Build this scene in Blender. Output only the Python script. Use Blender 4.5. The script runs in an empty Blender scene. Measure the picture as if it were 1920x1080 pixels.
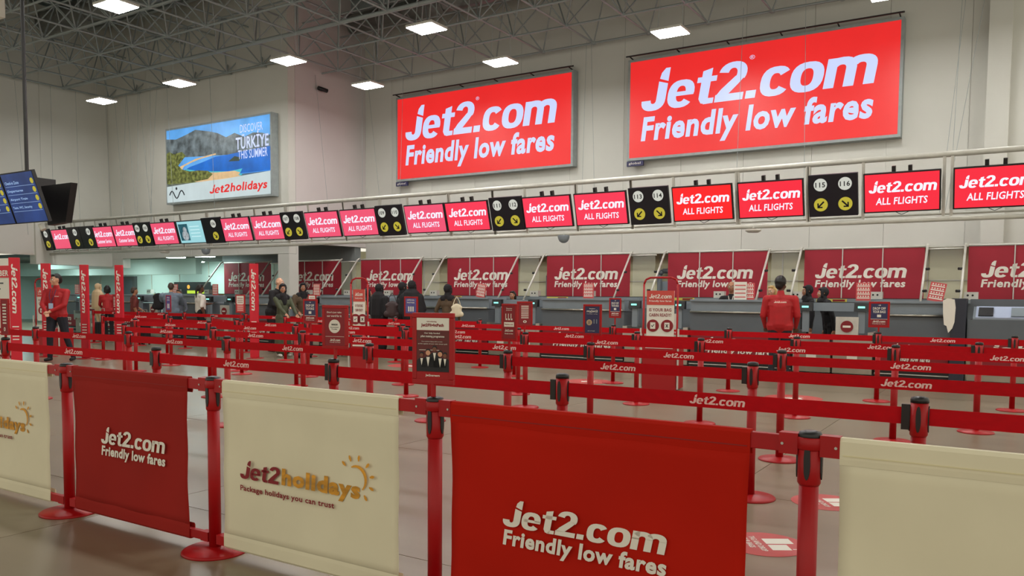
import bpy, bmesh, math, random
import numpy as np
from mathutils import Vector, Matrix, Euler

S = bpy.context.scene
C = S.collection
random.seed(7)
PI = math.pi

# ------------------------------------------------------------------ camera
EYE = 1.43
yaw, pitch, roll = .56202, .060936, -.00784
FPX, PPY = 1517.7, 648.8
cy, sy, cp, sp = math.cos(yaw), math.sin(yaw), math.cos(pitch), math.sin(pitch)
fwd = Vector((-sy*cp, cy*cp, -sp)); rgt = Vector((cy, sy, 0)); dwn = fwd.cross(rgt)
cr, sr = math.cos(roll), math.sin(roll)
rr = cr*rgt + sr*dwn; dd = -sr*rgt + cr*dwn
cd = bpy.data.cameras.new('camera'); cam = bpy.data.objects.new('camera', cd); C.objects.link(cam)
m = Matrix((rr, -dd, -fwd)).transposed().to_4x4(); m.translation = (0, 0, EYE)
cam.matrix_world = m
cd.sensor_width = 36; cd.lens = FPX/1920*36; cd.shift_y = (PPY-540)/1920
cd.clip_start = .05; cd.clip_end = 200
S.camera = cam

# ------------------------------------------------------------------ world, view, lights
S.view_settings.view_transform = 'Standard'; S.view_settings.look = 'None'
S.view_settings.gamma = 1; S.view_settings.use_curve_mapping = False
S.view_settings.exposure = 0.30
w = bpy.data.worlds.new('world'); S.world = w; w.use_nodes = True
bg = w.node_tree.nodes['Background']; bg.inputs[0].default_value = (.84, .79, .66, 1); bg.inputs[1].default_value = .95
LAMP_E = 62.0        # radiance of the ceiling light panels

# ------------------------------------------------------------------ materials
def srgb(c):
    return tuple(((v/255)/12.92 if v/255 <= .04045 else ((v/255+.055)/1.055)**2.4) for v in c)
MATS = {}
def mat(name, col, rough=.5, metal=0, emit=0, noise=0, nscale=8, bump=0, alpha=1, spec=.5, trans=0, stretch=None):
    if name in MATS: return MATS[name]
    m = bpy.data.materials.new(name); m.use_nodes = True
    nt = m.node_tree; b = nt.nodes['Principled BSDF']
    c = srgb(col) + (1,)
    b.inputs['Base Color'].default_value = c; b.inputs['Roughness'].default_value = rough
    b.inputs['Metallic'].default_value = metal; b.inputs['Specular IOR Level'].default_value = spec
    b.inputs['Alpha'].default_value = alpha; b.inputs['Transmission Weight'].default_value = trans
    if emit:
        b.inputs['Emission Color'].default_value = c; b.inputs['Emission Strength'].default_value = emit
        b.inputs['Base Color'].default_value = tuple(v*.12 for v in c[:3]) + (1,)
    tc = nt.nodes.new('ShaderNodeTexCoord'); n = nt.nodes.new('ShaderNodeTexNoise')
    mp = nt.nodes.new('ShaderNodeMapping'); nt.links.new(tc.outputs['Object'], mp.inputs[0]); nt.links.new(mp.outputs[0], n.inputs['Vector'])
    if stretch: mp.inputs['Scale'].default_value = stretch
    n.inputs['Scale'].default_value = nscale; n.inputs['Detail'].default_value = 5
    if noise:
        r = nt.nodes.new('ShaderNodeValToRGB')
        r.color_ramp.elements[0].position = .35; r.color_ramp.elements[1].position = .68
        r.color_ramp.elements[0].color = tuple(v*(1-noise) for v in c[:3]) + (1,)
        r.color_ramp.elements[1].color = tuple(min(1, v*(1+noise*.6)) for v in c[:3]) + (1,)
        nt.links.new(n.outputs[0], r.inputs[0]); nt.links.new(r.outputs[0], b.inputs['Emission Color' if emit else 'Base Color'])
    if not emit:
        mr = nt.nodes.new('ShaderNodeMapRange'); mr.inputs[3].default_value = max(0, rough-.06); mr.inputs[4].default_value = min(1, rough+.06)
        nt.links.new(n.outputs[0], mr.inputs[0]); nt.links.new(mr.outputs[0], b.inputs['Roughness'])
    if bump:
        bp = nt.nodes.new('ShaderNodeBump'); bp.inputs['Strength'].default_value = bump; bp.inputs['Distance'].default_value = .01
        nt.links.new(n.outputs[0], bp.inputs['Height']); nt.links.new(bp.outputs[0], b.inputs['Normal'])
    MATS[name] = m; return m

M_RED = mat('red_powder_coat', (164, 8, 14), .42, noise=.12, nscale=6, spec=.35)
M_BELT = mat('red_webbing', (186, 8, 22), .8, noise=.08, nscale=30, spec=.2)
M_BLK = mat('black_plastic', (22, 20, 22), .4)
M_WHT = mat('white_print', (232, 226, 214), .6)
M_BELTTXT = mat('belt_print', (236, 200, 196), .6)
M_FABRED = mat('red_banner_cloth', (152, 36, 30), .8, noise=.08, nscale=1.6, bump=.15, spec=.15)
M_FABRED2 = mat('orange_red_banner_cloth', (182, 26, 8), .8, noise=.08, nscale=1.6, bump=.15, spec=.15)
M_FABHEM = mat('red_banner_hem', (140, 22, 18), .75, noise=.08, nscale=3)
M_FABWHT = mat('cream_banner_cloth', (224, 216, 188), .8, noise=.05, nscale=2, bump=.1)
M_FABWHEM = mat('cream_banner_hem', (216, 206, 168), .8)
M_MAROON = mat('maroon_print', (132, 20, 30), .6)
M_GOLD = mat('gold_print', (214, 150, 40), .6, noise=.35, nscale=3)
M_WALL = mat('painted_wall_panel', (206, 205, 197), .75, noise=.05, nscale=.5)
M_WALLP = mat('painted_return_wall', (204, 196, 194), .8, noise=.05, nscale=.5)
M_GREYW = mat('dark_grey_soffit', (92, 94, 94), .8, noise=.1, nscale=1)
M_TEAL = mat('pale_green_wall', (196, 214, 208), .7, noise=.05, nscale=.6)
M_TILE = mat('cream_back_wall', (212, 208, 172), .6, noise=.06, nscale=.8)
M_DECK = mat('roof_deck', (112, 124, 120), .8, noise=.2, nscale=.7)
M_STEEL = mat('painted_truss_steel', (152, 160, 160), .5, .1, noise=.1)
M_DUCT = mat('duct_steel', (150, 152, 148), .35, .7, noise=.15, nscale=3)
M_FLOOR = mat('floor_slab', (132, 120, 99), .3, noise=.13, nscale=1.3, stretch=(.35, 2.2, 1), bump=.02)
M_JOINT = mat('floor_joint', (70, 64, 54), .9)
M_GALV = mat('pale_frame_metal', (205, 203, 194), .4, .25, noise=.08)
M_SILV = mat('brushed_steel', (190, 188, 180), .3, .9, noise=.1, nscale=20, stretch=(1, 1, 12))
M_DESK = mat('grey_desk_laminate', (128, 138, 146), .45, noise=.05, nscale=3)
M_DESK2 = mat('dark_grey_desk_laminate', (92, 98, 104), .5, noise=.05, nscale=3)
M_CAB = mat('steel_cabinet', (168, 162, 148), .3, .6, noise=.12, nscale=3)
M_NAVY = mat('navy_print', (44, 42, 82), .5)
M_BANR = mat('crimson_wall_banner', (158, 24, 44), .6, noise=.06, nscale=2)
M_SCRP = mat('screen_pink_red', (236, 84, 116), .3, emit=.8)
M_SCRR = mat('screen_red', (244, 44, 64), .3, emit=.8)
M_SCRT = mat('screen_white', (236, 236, 255), .3, emit=.85)
M_SCRC = mat('screen_cyan', (150, 205, 212), .3, emit=.85)
M_BILR = mat('lightbox_red', (234, 38, 38), .4, emit=.8, noise=.05, nscale=.6)
M_BILT = mat('lightbox_lavender', (200, 212, 250), .35, emit=.8)
M_SIGNB = mat('sign_black', (16, 16, 28), .35)
M_DISCW = mat('disc_white', (214, 216, 206), .5, emit=.65)
M_DISCY = mat('disc_yellow', (204, 190, 62), .5, emit=.6)
M_LAMP = mat('lamp_diffuser', (252, 250, 246), .4, emit=LAMP_E)
M_LAMP2 = mat('recess_lamp_diffuser', (226, 255, 250), .4, emit=34)
M_LAMP3 = mat('corridor_lamp_diffuser', (190, 240, 240), .4, emit=60)
M_FIDS = mat('display_blue', (38, 66, 128), .3, emit=.62, noise=.35, nscale=2)
M_FIDL = mat('display_line', (150, 180, 220), .3, emit=.8)
M_DIGIT = mat('display_glow', (150, 255, 235), .3, emit=1.2)
M_GLASS = mat('glass', (236, 238, 224), .05, alpha=.1)
M_PAPER = mat('paper', (224, 220, 208), .6)
M_PINK = mat('salmon_print', (206, 84, 84), .6)
M_STICK = mat('red_floor_vinyl', (186, 66, 62), .45)
M_BROWN = mat('poster_maroon', (92, 26, 22), .5, noise=.2, nscale=5)
M_YEL = mat('yellow_label', (206, 196, 84), .6)
M_WOOD = mat('brown_leather', (84, 60, 44), .6)

# ------------------------------------------------------------------ mesh helpers
class MB:
    def __init__(s): s.v = []; s.f = []
    def add(s, vs, fs):
        o = len(s.v); s.v += [tuple(x) for x in vs]; s.f += [tuple(i+o for i in f) for f in fs]; return s
    def box(s, x0, x1, y0, y1, z0, z1):
        return s.add([(x0,y0,z0),(x1,y0,z0),(x1,y1,z0),(x0,y1,z0),(x0,y0,z1),(x1,y0,z1),(x1,y1,z1),(x0,y1,z1)],
                     [(0,3,2,1),(4,5,6,7),(0,1,5,4),(1,2,6,5),(2,3,7,6),(3,0,4,7)])
    def cyl(s, a, b, r, n=10, r2=None):
        a = Vector(a); b = Vector(b); d = (b-a).normalized(); r2 = r if r2 is None else r2
        u = d.orthogonal().normalized(); t = d.cross(u)
        vs = [a+(u*math.cos(k*2*PI/n)+t*math.sin(k*2*PI/n))*r for k in range(n)] + [b+(u*math.cos(k*2*PI/n)+t*math.sin(k*2*PI/n))*r2 for k in range(n)]
        fs = [(k, (k+1) % n, n+(k+1) % n, n+k) for k in range(n)] + [tuple(range(n-1, -1, -1)), tuple(range(n, 2*n))]
        return s.add(vs, fs)
    def tube(s, pts, r, n=8):
        pts = [Vector(p) for p in pts]
        for a, b in zip(pts, pts[1:]): s.cyl(a, b, r, n)
        return s
    def lathe(s, prof, n=24, cx=0, cy=0):
        vs = []; fs = []
        for (r, z) in prof:
            for k in range(n): vs.append((cx+r*math.cos(2*PI*k/n), cy+r*math.sin(2*PI*k/n), z))
        for i in range(len(prof)-1):
            for k in range(n): fs.append((i*n+k, i*n+(k+1) % n, (i+1)*n+(k+1) % n, (i+1)*n+k))
        fs.append(tuple(range(n-1, -1, -1))); fs.append(tuple((len(prof)-1)*n+k for k in range(n)))
        return s.add(vs, fs)
    def prism(s, poly, y0, y1):     # polygon in XZ, extruded along Y
        n = len(poly)
        vs = [(x, y0, z) for x, z in poly] + [(x, y1, z) for x, z in poly]
        fs = [tuple(range(n-1, -1, -1)), tuple(range(n, 2*n))] + [(k, (k+1) % n, n+(k+1) % n, n+k) for k in range(n)]
        return s.add(vs, fs)
    def prismx(s, poly, x0, x1):    # polygon in YZ, extruded along X
        n = len(poly)
        vs = [(x0, y, z) for y, z in poly] + [(x1, y, z) for y, z in poly]
        fs = [tuple(range(n)), tuple(range(2*n-1, n-1, -1))] + [(k, n+k, n+(k+1) % n, (k+1) % n) for k in range(n)]
        return s.add(vs, fs)
    def disc(s, cx, cz, r, y0, y1, n=20):
        return s.prism([(cx+r*math.cos(2*PI*k/n), cz+r*math.sin(2*PI*k/n)) for k in range(n)], y0, y1)
    def mesh(s, name, m, smooth=False):
        me = bpy.data.meshes.new(name); me.from_pydata(s.v, [], s.f); me.update()
        bm = bmesh.new(); bm.from_mesh(me); bmesh.ops.recalc_face_normals(bm, faces=bm.faces); bm.to_mesh(me); bm.free()
        me.materials.append(m)
        if smooth:
            for p in me.polygons: p.use_smooth = len(p.vertices) < 5
        return me
    def build(s, name, m, parent=None, smooth=False, loc=None, bevel=0):
        o = bpy.data.objects.new(name, s.mesh(name, m, smooth)); C.objects.link(o)
        if parent: o.parent = parent
        if loc: o.location = loc
        if bevel:
            bv = o.modifiers.new('bevel', 'BEVEL'); bv.width = bevel; bv.segments = 2; bv.limit_method = 'ANGLE'
        return o
def tag(o, label=None, cat=None, group=None, kind=None):
    if label: o['label'] = label
    if cat: o['category'] = cat
    if group: o['group'] = group
    if kind: o['kind'] = kind
    return o
def thing(name, label, cat, loc=(0, 0, 0), rz=0, group=None):
    o = bpy.data.objects.new(name, None); C.objects.link(o); o.empty_display_size = .1
    o.location = loc; o.rotation_euler = (0, 0, rz)
    return tag(o, label, cat, group)
def inst(name, me, parent=None, loc=(0, 0, 0), rot=(0, 0, 0), scale=(1, 1, 1)):
    o = bpy.data.objects.new(name, me); C.objects.link(o)
    if parent: o.parent = parent
    o.location = loc; o.rotation_euler = rot; o.scale = scale
    return o
def dup(root, loc=None, rz=None, label=None, group=None, skip=()):
    r = root.copy(); C.objects.link(r)
    if loc is not None: r.location = loc
    if rz is not None: r.rotation_euler = (0, 0, rz)
    if label: r['label'] = label
    if group: r['group'] = group
    for ch in list(root.children):
        if ch.name.split('.')[0] in skip: continue
        c = ch.copy(); C.objects.link(c); c.parent = r
        for g in list(ch.children):
            d = g.copy(); C.objects.link(d); d.parent = c
    return r
def structure(o): o['kind'] = 'structure'; return o

# ------------------------------------------------------------------ lettering: flat meshes in the XZ plane, 0..1 in both, facing -Y
TXT = {}
def text_mesh(s, bold=.018, shear=0, res=2):
    key = (s, bold, shear, res)
    if key in TXT: return TXT[key]
    cu = bpy.data.curves.new('t', 'FONT'); cu.body = s; cu.size = 1; cu.offset = bold; cu.shear = shear
    cu.resolution_u = res; cu.extrude = 0; cu.space_character = 1.0 + bold*2.2; cu.fill_mode = 'FRONT'; cu.align_x = 'CENTER'
    o = bpy.data.objects.new('t', cu); C.objects.link(o)
    dg = bpy.context.evaluated_depsgraph_get(); dg.update()
    me = bpy.data.meshes.new_from_object(o.evaluated_get(dg))
    bpy.data.objects.remove(o); bpy.data.curves.remove(cu)
    vs = [(v.co.x, v.co.y) for v in me.vertices]; fs = [tuple(p.vertices) for p in me.polygons]
    bpy.data.meshes.remove(me)
    TXT[key] = (vs, fs); return TXT[key]
def ring(V, F, cx, cz, rx, rz, ix, iz, a0, a1, n=18, e=.8):
    """heavy letter bowl: outer and inner superellipse, from angle a0 to a1"""
    b = len(V)
    for k in range(n+1):
        a = math.radians(a0+(a1-a0)*k/n); c, d = math.cos(a), math.sin(a)
        pc = math.copysign(abs(c)**e, c); pd = math.copysign(abs(d)**e, d)
        V.append((cx+rx*pc, cz+rz*pd)); V.append((cx+ix*pc, cz+iz*pd))
    for k in range(n): F.append((b+2*k, b+2*k+1, b+2*k+3, b+2*k+2))
def pol(V, F, pts): b = len(V); V += pts; F.append(tuple(range(b, b+len(pts))))
def glyph_J(V, F, x):
    ring(V, F, x+.27, .27, .27, .29, .06, .10, 0, -180, 12, .85)
    pol(V, F, [(x+.33, .26), (x+.54, .26), (x+.54, .68), (x+.33, .76)])
    pol(V, F, [(x+.34, .83), (x+.54, .74), (x+.54, 1.1), (x+.44, 1.1), (x+.36, .98)])
    return x+.58
def glyph_e(V, F, x):
    ring(V, F, x+.29, .35, .29, .37, .10, .21, 0, 322, 20)
    pol(V, F, [(x+.07, .30), (x+.57, .30), (x+.575, .41), (x+.07, .41)])
    return x+.61
def glyph_t(V, F, x):
    pol(V, F, [(x+.09, .14), (x+.15, .02), (x+.27, -.01), (x+.29, .14), (x+.29, .92), (x+.09, .86)]); pol(V, F, [(x, .57), (x+.41, .57), (x+.41, .71), (x, .71)]); pol(V, F, [(x+.2, -.01), (x+.41, 0), (x+.41, .14), (x+.28, .14)])
    return x+.44
def glyph_2(V, F, x):
    ring(V, F, x+.29, .70, .29, .30, .09, .14, 170, -30, 14, .9)
    pol(V, F, [(x+.36, .63), (x+.545, .58), (x+.44, .42), (x+.27, .19), (x, .15), (x+.1, .32)]); pol(V, F, [(x, 0), (x+.58, 0), (x+.58, .19), (x, .19)])
    return x+.63
def glyph_dot(V, F, x): pol(V, F, [(x, 0), (x+.2, 0), (x+.2, .2), (x, .2)]); return x+.26
def glyph_c(V, F, x): ring(V, F, x+.29, .35, .29, .37, .10, .20, 35, 325, 18); return x+.58
def glyph_o(V, F, x): ring(V, F, x+.31, .35, .31, .37, .115, .21, 0, 360, 24); return x+.65
def glyph_m(V, F, x):
    for q in (0, .355, .71): pol(V, F, [(x+q, 0), (x+q+.19, 0), (x+q+.19, .46), (x+q, .46)])
    pol(V, F, [(x, .4), (x+.19, .4), (x+.19, .71), (x, .71)])
    for q in (.0, .355): ring(V, F, x+q+.2725, .44, .2725, .28, .0825, .10, 0, 150, 10, .85)
    return x+.94
def glyph_word(word, shear=.13):
    V = []; F = []; x = 0
    for ch in word: x = globals()['glyph_'+{'.': 'dot'}.get(ch, ch)](V, F, x)
    return [(a+z*shear, z) for a, z in V], F
TXT['JET'] = glyph_word('Jet2.com'); TXT['JET2'] = glyph_word('Jet2')
TM = {}
def text_obj(s, x0, x1, z0, z1, y, m, parent, name='lettering', bold=.018, shear=0, vert=False, res=2, rot=None):
    key = (s, bold, shear, m.name, res)
    if key not in TM:
        vs, fs = TXT[s] if s in ('JET', 'JET2') else text_mesh(s, bold, shear, res)
        ax = min(v[0] for v in vs); bx = max(v[0] for v in vs); ay = min(v[1] for v in vs); by = max(v[1] for v in vs)
        me = bpy.data.meshes.new('lettering')
        me.from_pydata([((v[0]-ax)/(bx-ax), 0, (v[1]-ay)/(by-ay)) for v in vs], [], fs); me.update(); me.materials.append(m)
        TM[key] = me
    o = bpy.data.objects.new(name, TM[key]); C.objects.link(o); o.parent = parent
    if vert:      # reads downward, glyph tops to the right
        o.rotation_euler = (0, PI/2, 0); o.location = (x0, y, z1); o.scale = (z1-z0, 1, x1-x0)
    else:
        o.location = (x0, y, z0); o.scale = (x1-x0, 1, z1-z0)
    if rot: o.rotation_euler = rot
    return o
def logo(x0, x1, z0, z1, y, m, parent, tagline='Friendly low fares', name='logo'):
    h = z1-z0
    text_obj('JET', x0, x1, z0+h*.44, z1, y, m, parent, name)
    text_obj(tagline, x0, x1, z0-h*.04, z0+h*.38, y, m, parent, 'tagline', .036, .12, res=3)

# ================================================================== STRUCTURE
WX0, WX1 = -29.6, 4.0       # side wall, right limit
YF, YB = 18.13, 21.7        # front-left wall plane, main wall plane
fl = MB().box(-46, 8, -6, 27, -.2, -.006).build('floor', M_JOINT); structure(fl)
GX, GY = 3.2, 2.45
me_slab = MB().box(.003, GX-.003, .003, GY-.003, -.02, 0).mesh('floor_slab', M_FLOOR)
for i in range(17):
    for j in range(14):
        inst('floor_slab', me_slab, fl, (-46.6+i*GX, -6.4+j*GY, 0))

# main wall of tall panels
wb = MB().box(-19.84, WX1, YB+.03, YB+.3, 2.72, 12).build('wall_back', M_WALL); structure(wb)
PW = 1.74
k = 0; x = WX1
while x > -19.84:
    x2 = max(x-PW, -19.84)
    MB().box(x2+.004, x-.004, YB, YB+.03, 2.72, 12).build('wall_panel', M_WALL, wb); x = x2
MB().box(-19.84, WX1, YB-.02, YB+.3, 2.68, 2.72).build('edge_trim', M_GALV, wb)
st = MB().box(-.88, -.43, YB-.35, YB, 2.72, 12).build('trim_1', M_WALL); structure(st)
st = MB().box(-.43, WX1, YB-.12, YB, 2.72, 12).build('trim_2', M_WALL); structure(st)
# return wall
wr = MB().box(-20.14, -19.84, YF+.31, YB+.3, 3.12, 12).build('wall_return', M_WALLP); structure(wr)
# front-left wall
wf = MB().box(WX0-.3, -19.84, YF+.03, YF+.3, 2.75, 12).build('wall_front', M_WALL); structure(wf)
x = -19.84
while x > WX0:
    x2 = max(x-2.44, WX0)
    MB().box(x2+.004, x-.004, YF, YF+.03, 2.75, 12).build('wall_panel', M_WALL, wf); x = x2
MB().box(-20.35, -19.84, YF+.004, YF+.31, 0, 2.74).box(-20.35, -19.84, YF+.31, YF+.4, 0, 3.11).build('pier', M_WALL, wf)
MB().box(-34.8, WX0, YF, YF+.3, 2.40, 2.98).box(WX0, -28.8, YF+.002, YF+.3, 2.40, 2.745).build('bulkhead', M_WALL, wf)
# side wall
ws = MB().box(WX0-.3, WX0, -2, YF+.1, 2.82, 12).build('wall_left', M_WALL); structure(ws)
for j in range(8):
    MB().box(WX0, WX0+.02, -1.9+j*2.5, .59+j*2.5, 2.84, 12).build('wall_panel', M_WALL, ws)
MB().box(WX0-.02, WX0+.03, -2, 15.3, 2.76, 2.84).build('edge_trim', M_GALV, ws)
MB().box(WX0-.3, WX0+.12, 15.3, YF, 2.45, 3.9).build('pier', M_WALL, ws)
# lower back walls
wl = MB().box(-22, WX1, 22.3, 22.5, 0, 2.72).build('wall_rear', M_TILE); structure(wl)
for j in range(3):
    MB().box(-22, WX1, 22.27, 22.3, .3+j*.8, .32+j*.8).build('dado_strip', M_GALV, wl)
for k in range(15):
    MB().box(3.2-k*1.74, 3.23-k*1.74, 22.27, 22.3, 0, 2.72).build('cover_strip', M_GALV, wl)
so = MB().box(-19.84, WX1, YB+.3, 22.5, 2.74, 2.8).build('soffit', M_GREYW); structure(so)
gb = MB().box(-27, -19.9, 21.2, 21.5, 2.62, 3.98).build('trim_3', mat('mid_grey_bulkhead', (128, 132, 132), .8, noise=.08, nscale=1)); structure(gb)
# recess behind the front-left wall
wt = MB().box(-46, -20.2, 24.6, 24.8, 0, 3.2).build('wall_recess', M_TEAL); structure(wt)
cl2 = MB().box(-46, -23.6, YF+.3, 24.6, 2.95, 3.1).box(-23.6, -20.0, YF+.31, 24.6, 4.0, 4.1).build('ceiling_recess', M_GREYW); structure(cl2)
bk = MB().box(-46, -29.6, 21.9, 22.2, 2.28, 2.95).build('trim_4', M_TEAL); structure(bk)
MB().box(-20.3, -20.1, 21.5, 24.6, 0, 3).build('return', M_TILE, wt)
for k in range(12):
    MB().box(-45.5+k*2.2, -45.46+k*2.2, 24.57, 24.6, 0, 2.95).build('cover_strip', M_GALV, wt)
wc = MB().box(-46.2, -46, -2, 24.8, 0, 3.2).build('wall_corridor', M_TEAL); structure(wc)
cc = MB().box(-46, WX0-.3, -2, YF+.3, 3.2, 3.3).build('ceiling_corridor', M_GREYW); structure(cc)
dr = MB().box(-39.3, -38.1, 24.5, 24.6, 0, 2.15).build('door_1', M_DESK2); structure(dr)
MB().box(-39.5, -39.3, 24.46, 24.6, 0, 2.3).box(-38.1, -37.9, 24.46, 24.6, 0, 2.3).box(-39.3, -38.1, 24.46, 24.6, 2.15, 2.3).build('door_frame', M_GREYW, dr)
MB().cyl((-38.35, 24.44, 1.0), (-38.2, 24.44, 1.0), .015).build('door_handle', M_SILV, dr)
# ceiling deck
ce = MB().box(-30, WX1+2, -6, 22.2, 11.6, 11.8).build('ceiling', M_DECK); structure(ce)
b = MB()
for k in range(110): b.box(-29.6+k*.32, -29.5+k*.32, -6, 22, 11.52, 11.6)
b.build('deck_rib', M_DECK, ce)['kind'] = 'stuff'
for j in range(6):
    MB().box(-29.6, WX1, 3.0+j*3.6, 3.16+j*3.6, 11.1, 11.52).build('roof_beam', M_STEEL, ce)

# ================================================================== SPACE FRAME
sf = thing('space_frame', 'grey tubular steel space frame spanning under the roof', 'roof truss', (0, 0, 0))
Z0, Z1, MOD = 8.72, 10.1, 1.68
nx = 20; ny = 9
X0 = -29.2; Y0 = 21.3 - (ny-1)*MOD
unit = MB().cyl((0, 0, 0), (1, 0, 0), 1, 6).mesh('chord', M_STEEL, True)
def bar(name, a, b_, r, parent, me=unit):
    a = Vector(a); b_ = Vector(b_); d = b_-a
    o = bpy.data.objects.new(name, me); C.objects.link(o); o.parent = parent
    o.location = a; o.rotation_mode = 'QUATERNION'; o.rotation_quaternion = Vector((1, 0, 0)).rotation_difference(d)
    o.scale = (d.length, r, r); return o
for j in range(ny):
    y = Y0+j*MOD
    bar('bottom_chord', (X0, y, Z0), (X0+(nx-1)*MOD, y, Z0), .03 if j != 5 else .06, sf)
for i in range(nx):
    x = X0+i*MOD
    bar('bottom_chord', (x, Y0, Z0), (x, Y0+(ny-1)*MOD, Z0), .028, sf)
for j in range(ny-1):
    y = Y0+(j+.5)*MOD; bar('top_chord', (X0+.5*MOD, y, Z1), (X0+(nx-1.5)*MOD, y, Z1), .028, sf)
for i in range(nx-1):
    x = X0+(i+.5)*MOD; bar('top_chord', (x, Y0+.5*MOD, Z1), (x, Y0+(ny-1.5)*MOD, Z1), .028, sf)
webs = []
for i in range(nx-1):
    for j in range(ny-1):
        t = Vector((X0+(i+.5)*MOD, Y0+(j+.5)*MOD, Z1))
        for di in (0, 1):
            for dj in (0, 1): webs.append((t, Vector((X0+(i+di)*MOD, Y0+(j+dj)*MOD, Z0))))
def seen(p):
    v = Vector((p[0], p[1], p[2]-EYE)); zc = v.dot(fwd)
    if zc < 1: return 0
    px, py = 960+FPX*v.dot(rr)/zc, PPY+FPX*v.dot(dd)/zc
    return 1/zc if -60 < px < 1980 and -80 < py < 300 else 0
webs.sort(key=lambda s: -seen((s[0]+s[1])/2))
for a, b_ in webs[:215]: bar('web_member', b_, a, .021, sf)
mb = MB()
for a, b_ in webs[215:]: mb.cyl(b_, a, .021, 5)
mb.build('web_member', M_STEEL, sf, True)['kind'] = 'stuff'
nodes = MB()
for i in range(nx):
    for j in range(ny):
        x, y = X0+i*MOD, Y0+j*MOD
        nodes.lathe([(.03, Z0-.05), (.075, Z0-.03), (.075, Z0+.03), (.03, Z0+.05)], 8, x, y)
nodes.build('node', M_STEEL, sf)['kind'] = 'stuff'

# upper members to the roof
for k in range(12):
    x = -28+k*2.9
    bar('hanger', (x, 14.5, Z1), (x, 14.5, 11.1), .03, sf)
# ducts
def duct(name, label, a, b_, r):
    t = thing(name, label, 'duct', a); d = Vector(b_)-Vector(a); L = d.length; u = d.normalized()
    MB().cyl((0, 0, 0), d, r, 18).build('pipe', M_DUCT, t, True)
    n = int(L/1.2); rm_ = MB().cyl(-u*.02, u*.02, r+.02, 18).mesh('joint_ring', M_DUCT)
    for k in range(n+1): inst('joint_ring', rm_, t, u*(k*L/n))
duct('air_duct', 'round steel air duct with ringed joints high along the rear wall', (-19.4, 20.6, 10.5), (-9, 20.6, 10.5), .32)
duct('air_duct', 'long dull steel air duct above the truss at far left', (-29, 15.6, 10.75), (-21, 15.6, 10.75), .38)
duct('air_duct', 'steel air duct crossing the roof near the far left corner', (-24.8, 7, 10.7), (-24.8, 14.6, 10.7), .3)

# ================================================================== CEILING LIGHTS
LZ = 7.6; LS = (LZ-EYE)/(8.5-EYE)
t0 = thing('ceiling_light', '', 'ceiling light', (0, 0, 8.5))
MB().box(-.38, .38, -.31, .31, .0, .06).build('housing', M_GALV, t0, bevel=.01)
MB().box(-.36, .36, -.29, .29, -.012, -.001).build('diffuser', M_LAMP, t0)
c_ = MB()
for sx in (-.4, .4): c_.cyl((sx*.8, 0, .06), (sx*.6, 0, 1.1), .006, 5)
c_.build('hanger_wire', M_STEEL, t0)
lights = [(-19.2, 12.05, 'square ceiling light at the top left edge of the picture'),
 (-24.3, 17.45, 'square ceiling light above the holiday lightbox, left of its top edge'),
 (-29.0, 17.55, 'square ceiling light furthest left, by the corner of the side wall'),
 (-19.1, 17.5, 'square ceiling light by the corner where the pinkish wall turns back'),
 (-13.65, 17.3, 'square ceiling light hanging under the silver air duct'),
 (-19.0, 20.9, 'square ceiling light in front of the pinkish return wall'),
 (-13.65, 20.9, 'square ceiling light just above the smaller red lightbox'),
 (-8.25, 20.9, 'square ceiling light between the two red lightboxes, above their gap'),
 (-2.9, 20.9, 'square ceiling light cut by the top edge above the larger red lightbox'),
 (-8.25, 17.4, 'square ceiling light at the top edge between the lightboxes'),
 (-2.9, 17.4, None), (-13.65, 12.05, None), (-8.25, 12.05, None), (-2.9, 12.05, None),
 (-19.1, 6.6, None), (-13.65, 6.6, None), (-8.25, 6.6, None), (-2.9, 6.6, None), (2.4, 20.9, None), (2.4, 12.05, None)]
for i, (x, y, lab) in enumerate(lights):
    x *= LS; y *= LS
    lab = lab or 'square ceiling light of the hall outside the picture'
    if i == 0: t0.location = (x, y, LZ); t0['label'] = lab; t0['group'] = 'square hanging ceiling lights'
    else: dup(t0, (x, y, LZ), 0, lab, 'square hanging ceiling lights')
for x, y, lab in ((-28.4, 20.0, 'long lit ceiling lamp in the recess, left one'), (-26.6, 20.0, 'long lit ceiling lamp in the recess, right one'), (-36, 22.8, 'recess ceiling lamp outside view'), (-31.5, 23.2, 'recess ceiling lamp deeper inside'), (-33, 20.2, 'recess ceiling lamp hidden by the bulkhead'), (-38, 20.4, 'recess ceiling lamp furthest left')):  # last two are unseen lamps added to brighten the pale inner bulkhead
    t = thing('recess_light', lab, 'ceiling light', (x, y, 2.945), 0, 'recess ceiling lamps')
    MB().lathe([(.5, -.0), (.52, -.04), (.46, -.06)], 28).build('rim', M_GALV, t)
    MB().lathe([(.44, -.085), (.44, -.062)], 28).build('diffuser', M_LAMP2, t)
for x, y in ((-37, 9), (-37, 13), (-41, 16), (-34, 16.5)):
    t = thing('corridor_light', 'flat ceiling lamp of the corridor beyond the side wall opening', 'ceiling light', (x, y, 3.195), 0, 'corridor ceiling lamps')
    MB().box(-.65, .65, -.35, .35, -.04, 0).build('housing', M_GALV, t)
    MB().box(-.6, .6, -.3, .3, -.055, -.041).build('diffuser', M_LAMP3, t)

t = thing('junction_box', 'pale square box hanging from the truss at the top left corner', 'box', (-20.3, 9.7, 7.75))
MB().box(-.2, .2, -.2, .2, 0, .5).build('case', M_PAPER, t, bevel=.02); MB().cyl((0, 0, .5), (0, 0, 1.0), .02).build('stem', M_STEEL, t)
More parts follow.
